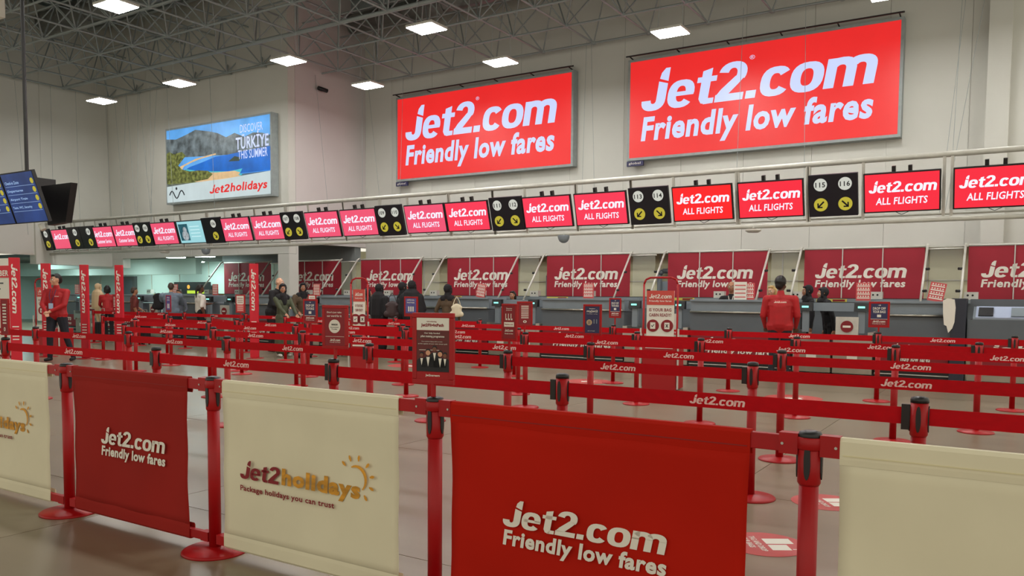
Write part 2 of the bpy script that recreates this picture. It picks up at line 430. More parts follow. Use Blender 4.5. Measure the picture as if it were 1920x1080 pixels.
# ================================================================== LIGHTBOX BILLBOARDS
def lightbox(x0, x1, z0, z1, yw, name, label, depth=.28):
    t = thing(name, label, 'billboard', ((x0+x1)/2, yw-depth, z0)); W = (x1-x0)/2; Hh = z1-z0
    MB().box(-W, W, 0, depth, 0, .07).box(-W, W, 0, depth, Hh-.07, Hh).box(-W, -W+.07, 0, depth, .07, Hh-.07).box(W-.07, W, 0, depth, .07, Hh-.07).box(-W+.07, W-.07, .1, depth, .07, Hh-.07).build('frame', M_STEEL, t)
    return t, W, Hh
YL = YB-.12
for (x0, x1, z0, z1, lab, tag_) in ((-9.68, -2.62, 5.30, 8.10, 'larger red illuminated lightbox at right with airline name and fares slogan', 1), (-18.2, -11.42, 5.30, 8.10, 'smaller-looking red illuminated lightbox in the middle of the rear wall', 2)):
    t, W, Hh = lightbox(x0, x1, z0, z1, YB, 'lightbox_billboard', lab)
    MB().box(-W+.07, W-.07, -.005, .09, .07, Hh-.07).build('panel', M_BILR, t)
    text_obj('JET', -W+.42, W-.55, Hh*.47, Hh*.87, -.012, M_BILT, t, 'logo')
    text_obj('Friendly low fares', -W+.42, W-.62, Hh*.11, Hh*.42, -.012, M_BILT, t, 'tagline', .034, .14, res=3)
    text_obj('\u00ae', -.03*W, .01*W, Hh*.83, Hh*.87, -.012, M_BILT, t, 'trade_mark', 0)
    r = MB().tube([(-W, -.02, Hh+.1), (W, -.02, Hh+.1)], .02).tube([(-W, -.16, Hh+.06), (W, -.16, Hh+.06)], .02)
    for k in range(6): r.cyl((-W+.1+k*(2*W-.2)/5, -.17, Hh+.06), (-W+.1+k*(2*W-.2)/5, .2, Hh+.02), .018, 6)
    r.build('top_rail', M_BLK, t)
    g = MB().box(-W, -W+.5, -.01, .05, -.16, -.02).build('owner_plate', M_NAVY, t)
    text_obj('global', -W+.06, -W+.42, -.13, -.05, -.013, M_WHT, g, 'plate_lettering', 0)

t, W, Hh = lightbox(-25.68, -20.28, 4.57, 7.19, YF, 'lightbox_billboard', 'holiday lightbox showing a turquoise bay, beach and mountains above a pale strip')
mm = lambda n, c, e=.8, no=.25, ns=3: mat(n, c, .4, emit=e*.85, noise=no, nscale=ns)
def poly(name, pts, m, y): # pts in 0..1
    MB().prism([(-W+.06+p[0]*(2*W-.12), .06+p[1]*(Hh-.12)) for p in pts], y, .09).build(name, m, t)
poly('poster_sky', [(0, .3), (1, .3), (1, 1), (0, 1)], mm('poster_sky', (96, 168, 236), .95, .25, 1.2), 0)
poly('poster_far_hills', [(0, .62), (1, .52), (1, .74), (.93, .78), (.85, .80), (.77, .76), (.68, .83), (.6, .79), (.52, .86), (.44, .9), (.3, .95), (.2, .9), (.1, .86), (0, .88)], mm('poster_hills', (104, 116, 120), .95, .75, 3.2), -.004)
poly('poster_sea', [(.18, .42), (.18, .30), (1, .30), (1, .60), (.8, .585), (.62, .56), (.5, .555), (.36, .50), (.24, .46)], mm('poster_sea', (24, 108, 204), .9, .3, 1.5), -.006)
poly('poster_shallows', [(.2, .44), (.30, .40), (.45, .37), (.62, .34), (.75, .36), (.72, .28), (.3, .27), (.2, .3)], mm('poster_shallows', (80, 190, 206), .85, .15, 3), -.008)
poly('poster_beach', [(.0, .26), (.45, .25), (.7, .26), (.73, .31), (.68, .34), (.5, .345), (.34, .37), (.22, .40), (.16, .44), (.18, .48), (.26, .52), (.36, .555), (.5, .58), (.5, .60), (.3, .56), (.14, .48), (0, .44)], mm('poster_beach', (226, 190, 142), .85, .12, 6), -.010)
poly('poster_forest', [(0, .26), (.26, .25), (.42, .27), (.47, .33), (.42, .38), (.33, .40), (.24, .40), (.16, .44), (.12, .5), (.16, .56), (.2, .62), (.16, .68), (.08, .66), (.03, .7), (0, .68)], mm('poster_forest', (112, 118, 60), .9, .8, 9), -.012)
poly('poster_headland', [(.62, .47), (.72, .46), (.74, .50), (.68, .53)], mm('poster_headland', (56, 70, 56), .8), -.012)
poly('poster_strip', [(0, 0), (1, 0), (1, .29), (.6, .25), (.25, .24), (0, .22)], mm('poster_strip', (206, 222, 224), .8, .06, 2), -.014)
text_obj('DISCOVER', .46*W, .86*W, Hh*.80, Hh*.90, -.02, M_BILT, t, 'lettering', 0)
text_obj('T\u00dcRK\u0130YE', .38*W, .96*W, Hh*.60, Hh*.80, -.02, M_BILT, t, 'lettering', .02)
text_obj('THIS SUMMER', .42*W, .94*W, Hh*.48, Hh*.59, -.02, M_BILT, t, 'lettering', .01)
M_REDP = mat('lightbox_red_print', (216, 40, 40), .4, emit=.85)
text_obj('JET2', -.12*W, .26*W, Hh*.09, Hh*.20, -.02, M_REDP, t, 'logo'); text_obj('holidays', .27*W, .93*W, Hh*.062, Hh*.20, -.02, M_REDP, t, 'logo', .03, .14)
M_DKP = mat('poster_dark_print', (40, 44, 52), .4)
sq = MB()
for k in range(14):
    a = k/13; sq.cyl((-.92*W+a*.28*W, -.02, Hh*(.12+.05*math.sin(a*9))), (-.92*W+(a+.08)*.28*W, -.02, Hh*(.12+.05*math.sin((a+.08)*9))), .02, 5)
sq.disc(-.78*W, Hh*.2, .05, -.022, -.018, 10); sq.build('emblem', M_DKP, t)

# security camera on the return wall
t = thing('security_camera', 'small black security camera on the pinkish return wall', 'camera', (-19.84, 19.53, 8.2))
MB().box(0, .03, -.06, .06, -.06, .06).build('wall_plate', M_BLK, t); MB().cyl((.02, 0, 0), (.16, 0, -.04), .02).build('bracket', M_BLK, t)
MB().cyl((.14, -.22, -.03), (.2, .12, -.06), .065, 12).build('housing', M_BLK, t, True)

# ================================================================== SCREEN GANTRY
GYy = 15.7; scr_h0 = .7
g = thing('screen_gantry', 'pale tubular gantry of rails carrying the row of screens', 'gantry', (-14, GYy, 2.9))
GL, GR = -15.5, 15.5   # relative x
MB().cyl((GL, -.02, 1.0), (GR, -.02, 1.0), .05, 12).build('top_rail', M_GALV, g, True)
MB().cyl((GL, .1, -.08), (GR, .1, -.08), .045, 12).build('bottom_rail', M_GALV, g, True)
MB().cyl((GL, .22, .02), (GR, .22, .02), .02, 8).build('cable_rail', M_GALV, g, True)
me_up = MB().box(-.025, .025, -.015, .015, 0, 1).mesh('upright', M_GALV)
me_br = MB().box(0, .06, .06, .14, scr_h0-.1, scr_h0+.09).mesh('bracket', M_BLK)
def gantry_upright(x): 
    o = inst('upright', me_up, g, (x+14, .13, -.06), (math.radians(9), 0, 0), (1, 1, 1.06))
scr_w, scr_h = 1.2, .70
SCR = [('n1',-29.3,.62),('s',-28.3,1.15),('n1',-27.48,.78),('n1',-26.68,.78),('s',-25.83,1.2),('s',-24.6,1.2),('n2',-23.63,.84),('s',-22.55,1.22),('c',-21.25,1.22),('n1',-20.24,.84),
       ('s',-19.2,1.22),('s',-17.9,1.22),('n2',-16.87,.84),('s',-15.77,1.22),('s',-14.48,1.22),('n2',-13.43,.84),('s',-12.33,1.22),('s',-11.08,1.22),('n2',-9.98,.86),('s',-8.93,1.22),('s',-7.63,1.22),('n2',-6.53,.86),
       ('r',-5.42,1.22),('s2',-4.1,1.22),('n2',-2.98,.84),('s2',-1.86,1.22),('s2',-.46,1.22),('n2',.62,.84)]
nums = {-23.63: ('104', '105'), -16.87: ('107', '108'), -13.43: ('109', '110'), -9.98: ('111', '112'), -6.53: ('113', '114'), -2.98: ('115', '116'), .62: ('117', '118')}
ordw = ['first','second','third','fourth','fifth','sixth','seventh','eighth','ninth','tenth','eleventh','twelfth','thirteenth','fourteenth','fifteenth','sixteenth','seventeenth','eighteenth']
M_PK = {}
si = 0; ns = sum(1 for s in SCR if s[0] in ('s', 'r', 's2')); n1i = 0
TILT = math.radians(16)
def tilt_thing(name, label, cat, x, group):
    t = thing(name, label, cat, (x, GYy-.02, 2.96), 0, group); t.rotation_euler = (TILT, 0, 0); return t
for kind, x, wd in SCR:
    hw = wd/2
    if kind in ('s', 'r', 's2'):
        lab = f'red all-flights information screen, {ordw[si]} red screen from the left on the gantry'; si += 1
        t = tilt_thing('information_screen', lab, 'screen', x, 'red screens on the gantry')
        MB().box(-hw, hw, 0, .06, 0, scr_h).build('bezel', M_BLK, t, bevel=.006)
        pm = M_SCRP if x < -11.5 else (mat('screen_rose', (244, 58, 86), .3, emit=.8) if kind == 's' else (mat('screen_bright_red', (250, 34, 38), .3, emit=.85) if kind == 'r' else M_SCRR))
        MB().box(-hw+.025, hw-.025, -.004, .01, .025, scr_h-.025).build('panel', pm, t)
        text_obj('JET', -hw+.09, hw-.06, scr_h*.50, scr_h*.80, -.007, M_SCRT, t, 'logo')
        if x > -28:
            text_obj('ALL FLIGHTS' if x > -23 else 'Customer Service', -hw+.2, hw-.2, scr_h*.2, scr_h*.38, -.007, M_SCRT, t, 'lettering', .02, .12)
        for s_ in (-.16, .1): inst('bracket', me_br, t, (s_, 0, 0))
        MB().tube([(-.1, .05, .0), (0, .03, -.05), (.12, .05, 0)], .006, 5).build('cable', M_BLK, t)
        gantry_upright(x-hw-.03); gantry_upright(x+hw+.03)
    elif kind == 'c':
        t = tilt_thing('information_screen', 'pale cyan screen with a dark picture at its left side', 'screen', x, 'screens on the gantry')
        MB().box(-hw, hw, 0, .06, 0, scr_h).build('bezel', M_BLK, t)
        MB().box(-hw+.025, hw-.025, -.004, .01, .025, scr_h-.025).build('panel', M_SCRC, t)
        b = MB().box(-hw+.07, -hw+.5, -.006, 0, .1, scr_h-.1); b.build('picture', mat('screen_dark_teal', (40, 96, 110), .3, emit=.7, noise=.4, nscale=9), t)
        MB().disc(-hw+.34, .42, .09, -.009, -.005).disc(-hw+.32, .25, .15, -.009, -.005).build('picture_figure', mat('screen_grey', (190, 200, 206), .3, emit=.6, noise=.5, nscale=14), t)
        for k in range(4): MB().box(-.02, .42, -.006, 0, .2+k*.1, .225+k*.1).build('text_line', mat('screen_pale', (190, 226, 230), .3, emit=.9), t)
        gantry_upright(x-hw-.03); gantry_upright(x+hw+.03)
    else:
        if kind == 'n2':
            a, b_ = nums[x]; lab = 'black sign with two desk numbers left of the cyan screen' if x < -20 else f'black double number sign, {ordw[sum(1 for q_ in nums if x < q_ < .5)]} from the right on the gantry'
            if x == .62: lab = 'black desk number sign outside the picture at right'
        else:
            lab = ['black single desk number sign at the far left end of the gantry', 'narrow black number sign right of the leftmost red screen', 'narrow black number sign, second right of the leftmost red screen', 'black single number sign beside the pale cyan screen'][n1i]; n1i += 1
        t = tilt_thing('desk_number_sign', lab, 'sign', x, 'black desk number signs')
        MB().box(-hw, hw, -.02, .06, -.02, .74).build('box', M_SIGNB, t, bevel=.008)
        cs = ((-.5*hw, a, 1), (.5*hw, b_, -1)) if kind == 'n2' else ((.25*hw, '106' if x > -21 else '10', -1),)
        for cx, num, d in cs:
            o = MB().disc(cx, .56, .115, -.026, -.018, 24).build('number_disc', M_DISCW, t)
            text_obj(num, cx-.085, cx+.085, .515, .605, -.029, M_SIGNB, o, 'number', .02)
            o = MB().disc(cx, .2, .12, -.026, -.018, 24).build('arrow_disc', M_DISCY, t)
            ar = MB(); c_, s_ = d, 1
            def q(u, v): return (cx+u*d, .2+v)
            ar.prism([q(.065, .045), q(.045, .065), q(-.045, -.025), q(-.025, -.045)], -.029, -.027)
            ar.prism([q(-.06, .03), q(-.06, -.06), q(-.035, -.06), q(-.035, .03)], -.029, -.027)
            ar.prism([q(-.06, -.06), q(.03, -.06), q(.03, -.035), q(-.06, -.035)], -.029, -.027)
            ar.build('arrow', M_SIGNB, o)
        gantry_upright(x-hw-.03)
# suspension cables of the gantry and slim wires before the walls
for k in range(13):
    x = -28.6+k*2.45
    for dx in (-.35, .3):
        bar('suspension_cable', (x, GYy, 3.95), (x+dx, GYy+.4, 8.7), .0055, g)
for i_, (x, y, z0) in enumerate([(-28.6, 17.6, 3.4), (-27.8, 17.6, 4.2), (-26.9, 17.5, 3.5), (-26.2, 17.6, 4.0), (-25.9, 17.4, 3.6), (-22.6, 17.5, 3.5), (-19.2, 19.3, 3.6), (-18.8, 20.4, 4.3), (-18.6, 21.2, 3.6), (-28.6, 16.4, 3.7), (-28.6, 14.6, 3.4), (-28.6, 13.6, 3.9)]):
    o = MB().cyl((0, 0, 0), (random.uniform(-.7, .7), 0, 8.6-z0), .006, 5).build('slim_wire', M_STEEL, None, loc=(x, y, z0))
    tag(o, 'thin steel wire hanging from the truss before the pale wall', 'wire', 'thin wires hanging before the walls')
for x, y, z0, dx in [(-28.2, 17.7, 3.6, .5), (-27.3, 17.7, 4.4, -.4), (-26.5, 17.7, 3.4, .6), (-24.9, 17.6, 3.5, -.3), (-29.2, 15.8, 4.0, 0), (-29.2, 12.6, 3.6, 0), (-29.2, 11.8, 4.1, 0), (-17.9, 21.2, 3.6, .2), (-10.9, 21.0, 3.4, .1), (-10.5, 21.1, 3.5, -.2), (-6.3, 20.6, 3.4, .1), (-4.6, 20.6, 3.4, -.1), (-1.7, 21.0, 3.4, .4), (-1.5, 21.0, 3.5, .1), (-1.6, 21.1, 3.4, .7)]:
    o = MB().cyl((0, 0, 0), (dx, 0, 8.69-z0), .006, 5).build('slim_wire', M_STEEL, None, loc=(x, y, z0))
    tag(o, 'thin steel wire hanging from the truss before the pale wall', 'wire', 'thin wires hanging before the walls')

for x, y, z, lab in ((-8.6, 15.75, 2.78, 'grey dome camera hanging under the gantry between desk signs'), (-20.8, 15.75, 2.78, 'grey dome camera under the gantry below the cyan screen'), (-4.45, 15.75, 2.78, 'flat white sensor under the gantry at right'), (-22.8, 15.75, 2.78, 'flat white sensor under the gantry at left')):
    t = thing('dome_camera', lab, 'camera', (x, y, z))
    if 'dome' in lab: MB().lathe([(.13, .0), (.13, -.03), (.12, -.08), (.09, -.13), (.04, -.16), (.01, -.165)], 20).build('dome', M_DESK, t, True)
    else: MB().lathe([(.14, -.02), (.15, -.05), (.1, -.08)], 18).build('body', M_GALV, t, True)
    MB().cyl((0, 0, -.01), (0, .05, .08), .02).build('stem', M_GALV, t)

# ================================================================== WALL BANNERS WITH TUBE FRAMES
PITCH = 3.52
BC = [-3.19, -6.65, -10.32, -13.88, -17.48, -21.0, -24.5, .25]
where = ['behind the desks of signs 115 and 116', 'behind the seated agent at desks 113 and 114', 'behind desks 111 and 112', 'behind the woman with the cream bag', 'behind the women in black', 'just right of the white pier', 'in the dim recess left of the white pier', 'at the right edge of the picture']
BC = [-3.19, -6.65, -10.32, -13.88, -17.48, -20.98, -24.45, .25]
for c, wh in zip(BC, where):
    t = thing('hanging_banner', 'crimson airline banner ' + wh, 'banner', (c, 20.3, 1.3))
    hw = 1.30
    for k in range(3):
        MB().box(-hw+k*2*hw/3+.006, -hw+(k+1)*2*hw/3-.006, -.006, .006, .08, 1.30).build('cloth_strip', M_BANR, t)
    for k in (1, 2): MB().box(-hw+k*2*hw/3-.011, -hw+k*2*hw/3+.011, -.03, -.012, .0, 1.32).build('seam_rod', M_GALV, t)
    text_obj('JET', -hw+.26, hw-.36, .62, .98, -.009, M_WHT, t, 'logo')
    text_obj('Friendly low fares', -hw+.26, hw-.38, .36, .585, -.009, M_WHT, t, 'tagline', .03, .12)
    MB().cyl((-hw, 0, 1.325), (hw, 0, 1.325), .028, 10).build('top_bar', M_GALV, t, True)
    f = thing('tube_frame', 'sloping pale tube frame of the banner ' + wh, 'frame', (c, 20.26, 0))
    for s_ in (-1, 1):
        MB().tube([(s_*(hw+.05), .04, 2.66), (s_*(hw+.05), -.06, 2.62), (s_*(hw+.05), -1.15, 1.36), (s_*(hw+.05), -1.15, .02)], .026).build('post', M_GALV, f, True)
    for s_ in (-1, 1):
        p = MB(); p.cyl((s_*(hw+.08), -.5, 2.1), (s_*(hw+.14), -.55, 2.1), .03, 8).cyl((s_*(hw+.08), -.95, 1.62), (s_*(hw+.14), -1.0, 1.62), .03, 8); p.build('clamp', M_BLK, f)
    gw = PITCH-2*hw-.2
    MB().cyl((hw+.05, -.02, 2.56), (hw+.05+gw, -.02, 2.56), .022, 8).build('cross_tube', M_GALV, f, True)
    MB().box(hw+.1, hw+.02+gw, -.03, -.022, 1.4, 2.54).build('glass_pane', M_GLASS, f)

# rear collecting conveyor behind the desks
rc = thing('rear_conveyor', 'long grey baggage conveyor running behind the desks', 'conveyor', (-14, 19.3, 0))
MB().box(-14, 15.4, 0, .7, .25, 1.36).build('body', M_DESK2, rc)
MB().box(-14, 15.4, -.04, .74, 1.36, 1.44).build('side_guard', M_DESK, rc)
MB().box(-14, 15.4, .1, .6, 1.44, 1.455).build('belt', M_BLK, rc)
for k in range(9):
    x = 15.2-1.1-k*PITCH
    o = MB().box(x-.55, x+.1, -.052, -.041, 1.37, 1.435).build('yellow_label', M_YEL, rc); MB().box(x-.2, x+.06, -.056, -.05, 1.38, 1.425).build('red_label', M_MAROON, o)
    for dx in (-1.15, .55):
        o = MB().box(x+dx, x+dx+.26, .05, .2, 1.44, 1.6).build('sensor_box', M_GALV, rc)
        for q in (.07, .16): MB().disc(x+dx+q, 1.53, .022, .044, .05, 8).build('dial', M_BLK, o)
# steel ducts/doors seen between banners on rear wall
for i_, x in enumerate((-8.6, -12.3, -15.9, -19.3)):
    t = thing('pipe_hoop', 'grey square-bent pipe on the rear wall between crimson banners', 'pipe', (x, 22.1, 0), 0, 'grey pipes between the banners')
    MB().tube([(-.3, 0, 0), (-.3, 0, 2.1), (-.2, 0, 2.2), (.3, 0, 2.2), (.4, 0, 2.1), (.4, 0, 0)], .07, 10).build('pipe', M_DESK2, t, True)
    MB().box(-.25, .35, .02, .08, .2, 1.9).build('cabinet', M_DESK, t)

# ================================================================== DESKS
def desk(x0, x1, label, left=True):
    t = thing('check_in_desk', label, 'desk', ((x0+x1)/2, 16.1, 0), 0, 'check-in desks'); h = (x1-x0)/2
    MB().box(-h, h, .06, .8, 1.14, 1.36).build('upper_front', M_DESK, t)
    MB().box(-h, h, 0, .86, 1.36, 1.405).build('top_shelf', M_DESK, t, bevel=.006)
    MB().cyl((-h+.01, -.0, 1.15), (h-.01, -.0, 1.15), .022, 10).build('steel_rail', M_SILV, t, True)
    MB().box(-h, h, .05, .8, .66, 1.12).build('lower_front', M_DESK2, t)
    MB().box(-h, h, .1, .78, .02, .66).build('carcass', M_DESK2, t)
    o = MB().box(-h+.02, h-.02, .035, .048, .26, .68).build('printed_panel', M_MAROON, t)
    text_obj('JET', -h+.3, h-.3, .46, .64, .03, M_WHT, o, 'logo'); text_obj('Friendly low fares', -h+.3, h-.3, .29, .42, .03, M_WHT, o, 'tagline', .03, .12)
    MB().box(-h, h, .03, .09, .05, .25).build('kick_plate', M_BLK, t)
    for z in (.07, .19): MB().box(-h, h, .015, .03, z, z+.018).build('kick_strip', M_GALV, t)
    return t
def conveyor(xc, wd, label):
    t = thing('baggage_conveyor', label, 'conveyor', (xc, 16.1, 0), 0, 'desk baggage conveyors'); h = wd/2
    for s_ in (-1, 1):
        c_ = MB().box(min(s_*.02, s_*(h-.02)), max(s_*.02, s_*(h-.02)), .0, .7, .04, .56).build('cabinet_door', M_CAB, t, bevel=.006)
        MB().box(s_*h*.5-.09, s_*h*.5+.09, -.012, -.002, .27, .38).build('door_label', M_PAPER, c_)
        MB().box(s_*h*.5-.06, s_*h*.5+.06, -.02, -.002, .42, .43).build('door_latch', M_BLK, c_)
        MB().box(min(s_*(h-.1), s_*h), max(s_*(h-.1), s_*h), -.05, .75, .5, .82).build('side_rail', M_SILV, t)
        o = MB().prismx([(.0, 1.2), (.12, 1.2), (.12, 1.36), (.04, 1.36)], s_*(h-.23)-.13, s_*(h-.23)+.13).build('weight_display', M_BLK, t)
        MB().box(s_*(h-.23)-.06, s_*(h-.23)+.06, -.004, .01, 1.265, 1.3).build('digits', M_DIGIT, o)
        MB().box(s_*(h-.23)-.06, s_*(h-.23)+.06, .05, .12, .8, 1.2).build('display_post', M_DESK, t)
    MB().box(-h+.1, h-.1, -.04, .75, .56, .62).build('belt', M_BLK, t)
    MB().box(-h+.1, -.03, -.06, -.04, .56, .72).box(.03, h-.1, -.06, -.04, .56, .72).build('end_plate', M_SILV, t)
    MB().box(-h, h, .35, .5, 1.2, 1.36).build('lintel', M_DESK, t)
    o = MB().disc(.35*h, .92, .11, .0, .02, 20).build('no_entry_disc', M_MAROON, t); MB().box(.35*h-.07, .35*h+.07, -.004, -.001, .9, .94).build('bar', M_WHT, o)
    MB().box(.35*h-.2, .35*h+.2, .022, .06, .72, 1.1).build('scale_panel', M_GALV, t)
    return t
CP = 3.54; CC = -3.02
nm = ['beside the back-turned man in red', 'behind the tall hooped bag gauge', 'behind the red seat icon sign', 'before the woman with the cream bag', 'behind the women dressed in black', 'beside the white pier', 'behind the woman in a white shirt', 'at the far left end']
for k in range(8):
    c = CC-CP*k
    desk(c-CP+.745, c-.745, 'grey red-fronted check-in desk, left of the conveyor ends ' + nm[k])
    conveyor(c, 1.46, 'steel baggage conveyor ends ' + nm[k])
desk(-2.27, -1.06, 'short grey check-in desk with red front beside the dark pillar')
t = thing('dark_pillar', 'slim dark navy pillar between the desks with torn white tape', 'pillar', (-.98, 15.95, 0))
MB().box(-.07, .16, 0, .5, 0, 1.46).build('post', mat('dark_navy_paint', (38, 42, 56), .4), t, bevel=.01)
MB().prism([(-.2, 1.42), (-.13, 1.46), (-.02, 1.44), (.0, 1.3), (-.01, 1.05), (-.04, .94), (-.1, .86), (-.13, .98), (-.17, 1.0), (-.19, 1.2)], -.02, -.008).build('white_tape', M_WHT, t)
t = thing('service_counter', 'grey counter with angled control panel at the right edge', 'desk', (-.78, 16.0, 0))
MB().box(0, 3, .3, .9, 1.3, 1.45).build('upper_front', M_DESK2, t)
MB().prismx([(0, 1.12), (.3, 1.32), (.3, 1.1), (0, 1.1)], .06, 1.6).build('control_panel', M_DESK, t)
MB().prismx([(-.01, 1.14), (.26, 1.325), (.26, 1.31), (0, 1.12)], .1, 1.5).build('panel_face', mat('pale_blue_panel', (176, 188, 214), .4), t)
for (a, b_, mt) in ((.14, .36, M_BLK), (1.2, 1.46, M_BLK), (.62, .84, M_DESK), (.9, 1.14, M_GALV)):
    MB().prismx([(.0, 1.16), (.2, 1.30), (.2, 1.31), (-.01, 1.17)], a, b_).build('key_pad', mt, t)
MB().box(0, 3, .0, .9, .7, 1.1).build('lower_front', M_DESK2, t)
MB().box(0, 3, .02, .9, .04, .7).build('carcass', M_CAB, t)
o = MB().box(.05, 2.9, -.016, -.003, .3, .74).build('printed_panel', M_MAROON, t); text_obj('JET', .25, 1.9, .52, .70, -.02, M_WHT, o, 'logo'); text_obj('Friendly low fares', .25, 1.9, .35, .48, -.02, M_WHT, o, 'tagline', .03, .12)
for z in (.16, .28): MB().box(0, 3, .0, .018, z, z+.02).build('kick_strip', M_GALV, t)

# small printed signs standing on the desks
me_cs = None
def counter_sign(x, y, z0, h, label, white=False, lean=0):
    t = thing('counter_sign', label, 'sign', (x, y, z0), 0, 'small printed signs on the desks'); t.rotation_euler = (0, lean, 0)
    MB().box(-.13, .13, 0, .012, 0, h).build('card', M_PAPER if white else M_PINK, t)
    for k in range(4):
        z = h*(.12+.22*k)
        MB().box(-.11, .11, -.004, -.001, z, z+.02).build('print_band', M_PINK if white else M_WHT, t)
        if not white:
            for q in range(5): MB().box(-.1+q*.044, -.1+q*.044+.022, -.004, -.001, z+.03, z+.055).build('print_mark', M_WHT, t)
    MB().box(-.1, .1, -.03, .06, -.002, .006).build('foot', M_GLASS, t)
for x, lab in ((-1.35, 'pink gridded leaning sign between the pillar and conveyor'), (-2.55, 'pink gridded sign right of the two women in headscarves'), (-4.72, 'pink gridded sign beside the standing man in red'), (-8.33, 'pink gridded sign on the desk under signs 111 and 112'), (-11.3, 'leaning pink sign beside the woman with the cream bag'), (-16.9, 'pink gridded sign right of the woman in brown scarf'), (-21.3, 'small pink sign beside the man in grey blue'), (-23.3, 'small pink sign near the lit yellow display'), (-29.0, 'small pink sign at the far left desk')):
    counter_sign(x, 16.45, 1.405, .34, lab, lean=(.18 if 'lean' in lab else 0))
counter_sign(-4.87, 16.42, 1.405, .36, 'white notice on the desk before the seated male agent', True)
t = thing('lit_display', 'black wall display with a glowing yellow green bar in the recess', 'display', (-33.2, 24.3, 1.35))
MB().box(-1.3, 1.3, 0, .1, 0, .65).build('case', M_BLK, t); MB().box(-.3, 1.0, -.01, .0, .08, .25).build('bar', mat('display_lime', (190, 220, 60), .4, emit=.8), t); MB().disc(-.2, .42, .1, -.01, 0, 10).build('glow', mat('display_orange', (240, 170, 60), .4, emit=1), t)

# ================================================================== BELT POSTS
p0 = thing('belt_post', '', 'barrier post', (0, 0, 0))
MB().lathe([(.18, 0), (.18, .008), (.17, .016), (.05, .026), (.04, .03)], 36).build('base', M_RED, p0, True)
MB().lathe([(.033, .028), (.033, .80)], 18).build('pole', M_RED, p0, True)
hd = MB().lathe([(.033, .79), (.039, .80), (.039, .95)], 18).build('head', M_RED, p0, True)
MB().lathe([(.040, .95), (.040, .965), (.036, .975), (.018, .98)], 18).build('cap', M_BLK, p0, True)
sl = MB()
for a in range(4):
    u = Vector((math.cos(a*PI/2), math.sin(a*PI/2), 0)); v = Vector((-u.y, u.x, 0)); pts = []
    for k in range(12):
        ang = 2*PI*k/12; pts.append((.011*math.cos(ang), .875+.05*math.sin(ang)+(.012 if math.sin(ang) > 0 else -.012)))
    vs = [u*.036+v*p+Vector((0, 0, z)) for p, z in pts]+[u*.0425+v*p+Vector((0, 0, z)) for p, z in pts]
    sl.add(vs, [tuple(range(12)), tuple(range(12, 24))]+[(k, (k+1) % 12, 12+(k+1) % 12, 12+k) for k in range(12)])
sl.build('belt_slot', M_BLK, hd)
me_belt = MB().box(0, 1, -.0015, .0015, .845, .925).mesh('belt', M_BELT)
me_clip = MB().box(-.035, .0, -.014, .014, .82, .94).mesh('belt_clip', M_BLK)
def add_belt(post, x, y, x2, y2):
    dx, dy = x2-x, y2-y; L = math.hypot(dx, dy); a = math.atan2(dy, dx)
    o = inst('belt', me_belt, post, (.04*math.cos(a), .04*math.sin(a), 0), (0, 0, a), (L-.11, 1, 1))
    sx = 1/(L-.11)
    for u in ((.5,) if L < 2.6 else (.33, .7)):
        q = text_obj('JET', 0, 1, 0, 1, 0, M_BELTTXT, o, 'belt_lettering'); q.location = (u-.15*sx, -.0022, .862); q.scale = (.30*sx, 1, .05)
    inst('belt_clip', me_clip, post, (dx-.04*math.cos(a), dy-.04*math.sin(a), 0), (0, 0, a))
rowsP = [
 ('first', 4.2, [1.55, -.39, -2.29, -4.15, -6.22, -8.72, -10.8]),
 ('second', 5.78, [.4, -1.61, -3.68, -5.24, -7.3, -9.1, -11.2, -13.2]),
 ('third', 7.3, [.3, -1.78, -3.66, -5.7, -7.75, -9.5, -11.6]),
 ('fourth', 8.9, [.9, -1.06, -3.07, -5.4, -7.38, -9.6, -11.7, -13.8]),
 ('fifth', 10.05, [1.6, -.38, -2.28, -4.35, -6.22, -8.4, -10.55, -12.4, -14.4, -16.75]),
 ('sixth', 12.3, [1.9, -.07, -1.69, -3.8, -5.75, -7.7, -9.7, -11.3, -13.6]),
 ('seventh', 13.4, [-9.2, -11.4, -14.0, -16.2, -18.6, -20.6, -22.8]),
]
used = False; POSTS = {}
for rn, y, xs in rowsP:
    off = 1 if xs[0] > .2 else 0
    for i, x in enumerate(xs):
        jx, jy = random.uniform(-.02, .02), random.uniform(-.03, .03)
        if i < off: lab = f'red belt post outside the picture at the right end of the {rn} belt row'
        else: lab = f'red belt post, {ordw[i-off]} from the right in the {rn} belt row behind the fabric panels'
        if not used: r = p0; used = True; r.location = (x, y, 0); r['label'] = lab; r['group'] = 'red belt barrier posts'; protop = r
        else: r = dup(protop, (x, y, 0), 0, lab, 'red belt barrier posts', skip=('belt', 'belt_clip'))
        POSTS[(rn, i)] = r
for rn, y, xs in rowsP:
    for i in range(len(xs)-1): add_belt(POSTS[(rn, i+1)], xs[i+1], y, xs[i], y)
def loose_post(x, y, lab): return dup(protop, (x, y, 0), 0, lab, 'red belt barrier posts', skip=('belt', 'belt_clip'))
a = loose_post(-17.2, 11.9, 'red belt post just right of the tall totem nearest the standing man'); 
a2 = loose_post(-18.3, 11.3, 'red belt post carrying the narrow red sign marked with a zero'); add_belt(a2, -18.3, 11.3, -17.2, 11.9)
a3 = loose_post(-14.6, 11.2, 'red belt post standing alone left of the leaning green coat woman'); add_belt(a3, -14.6, 11.2, -12.4, 10.05)

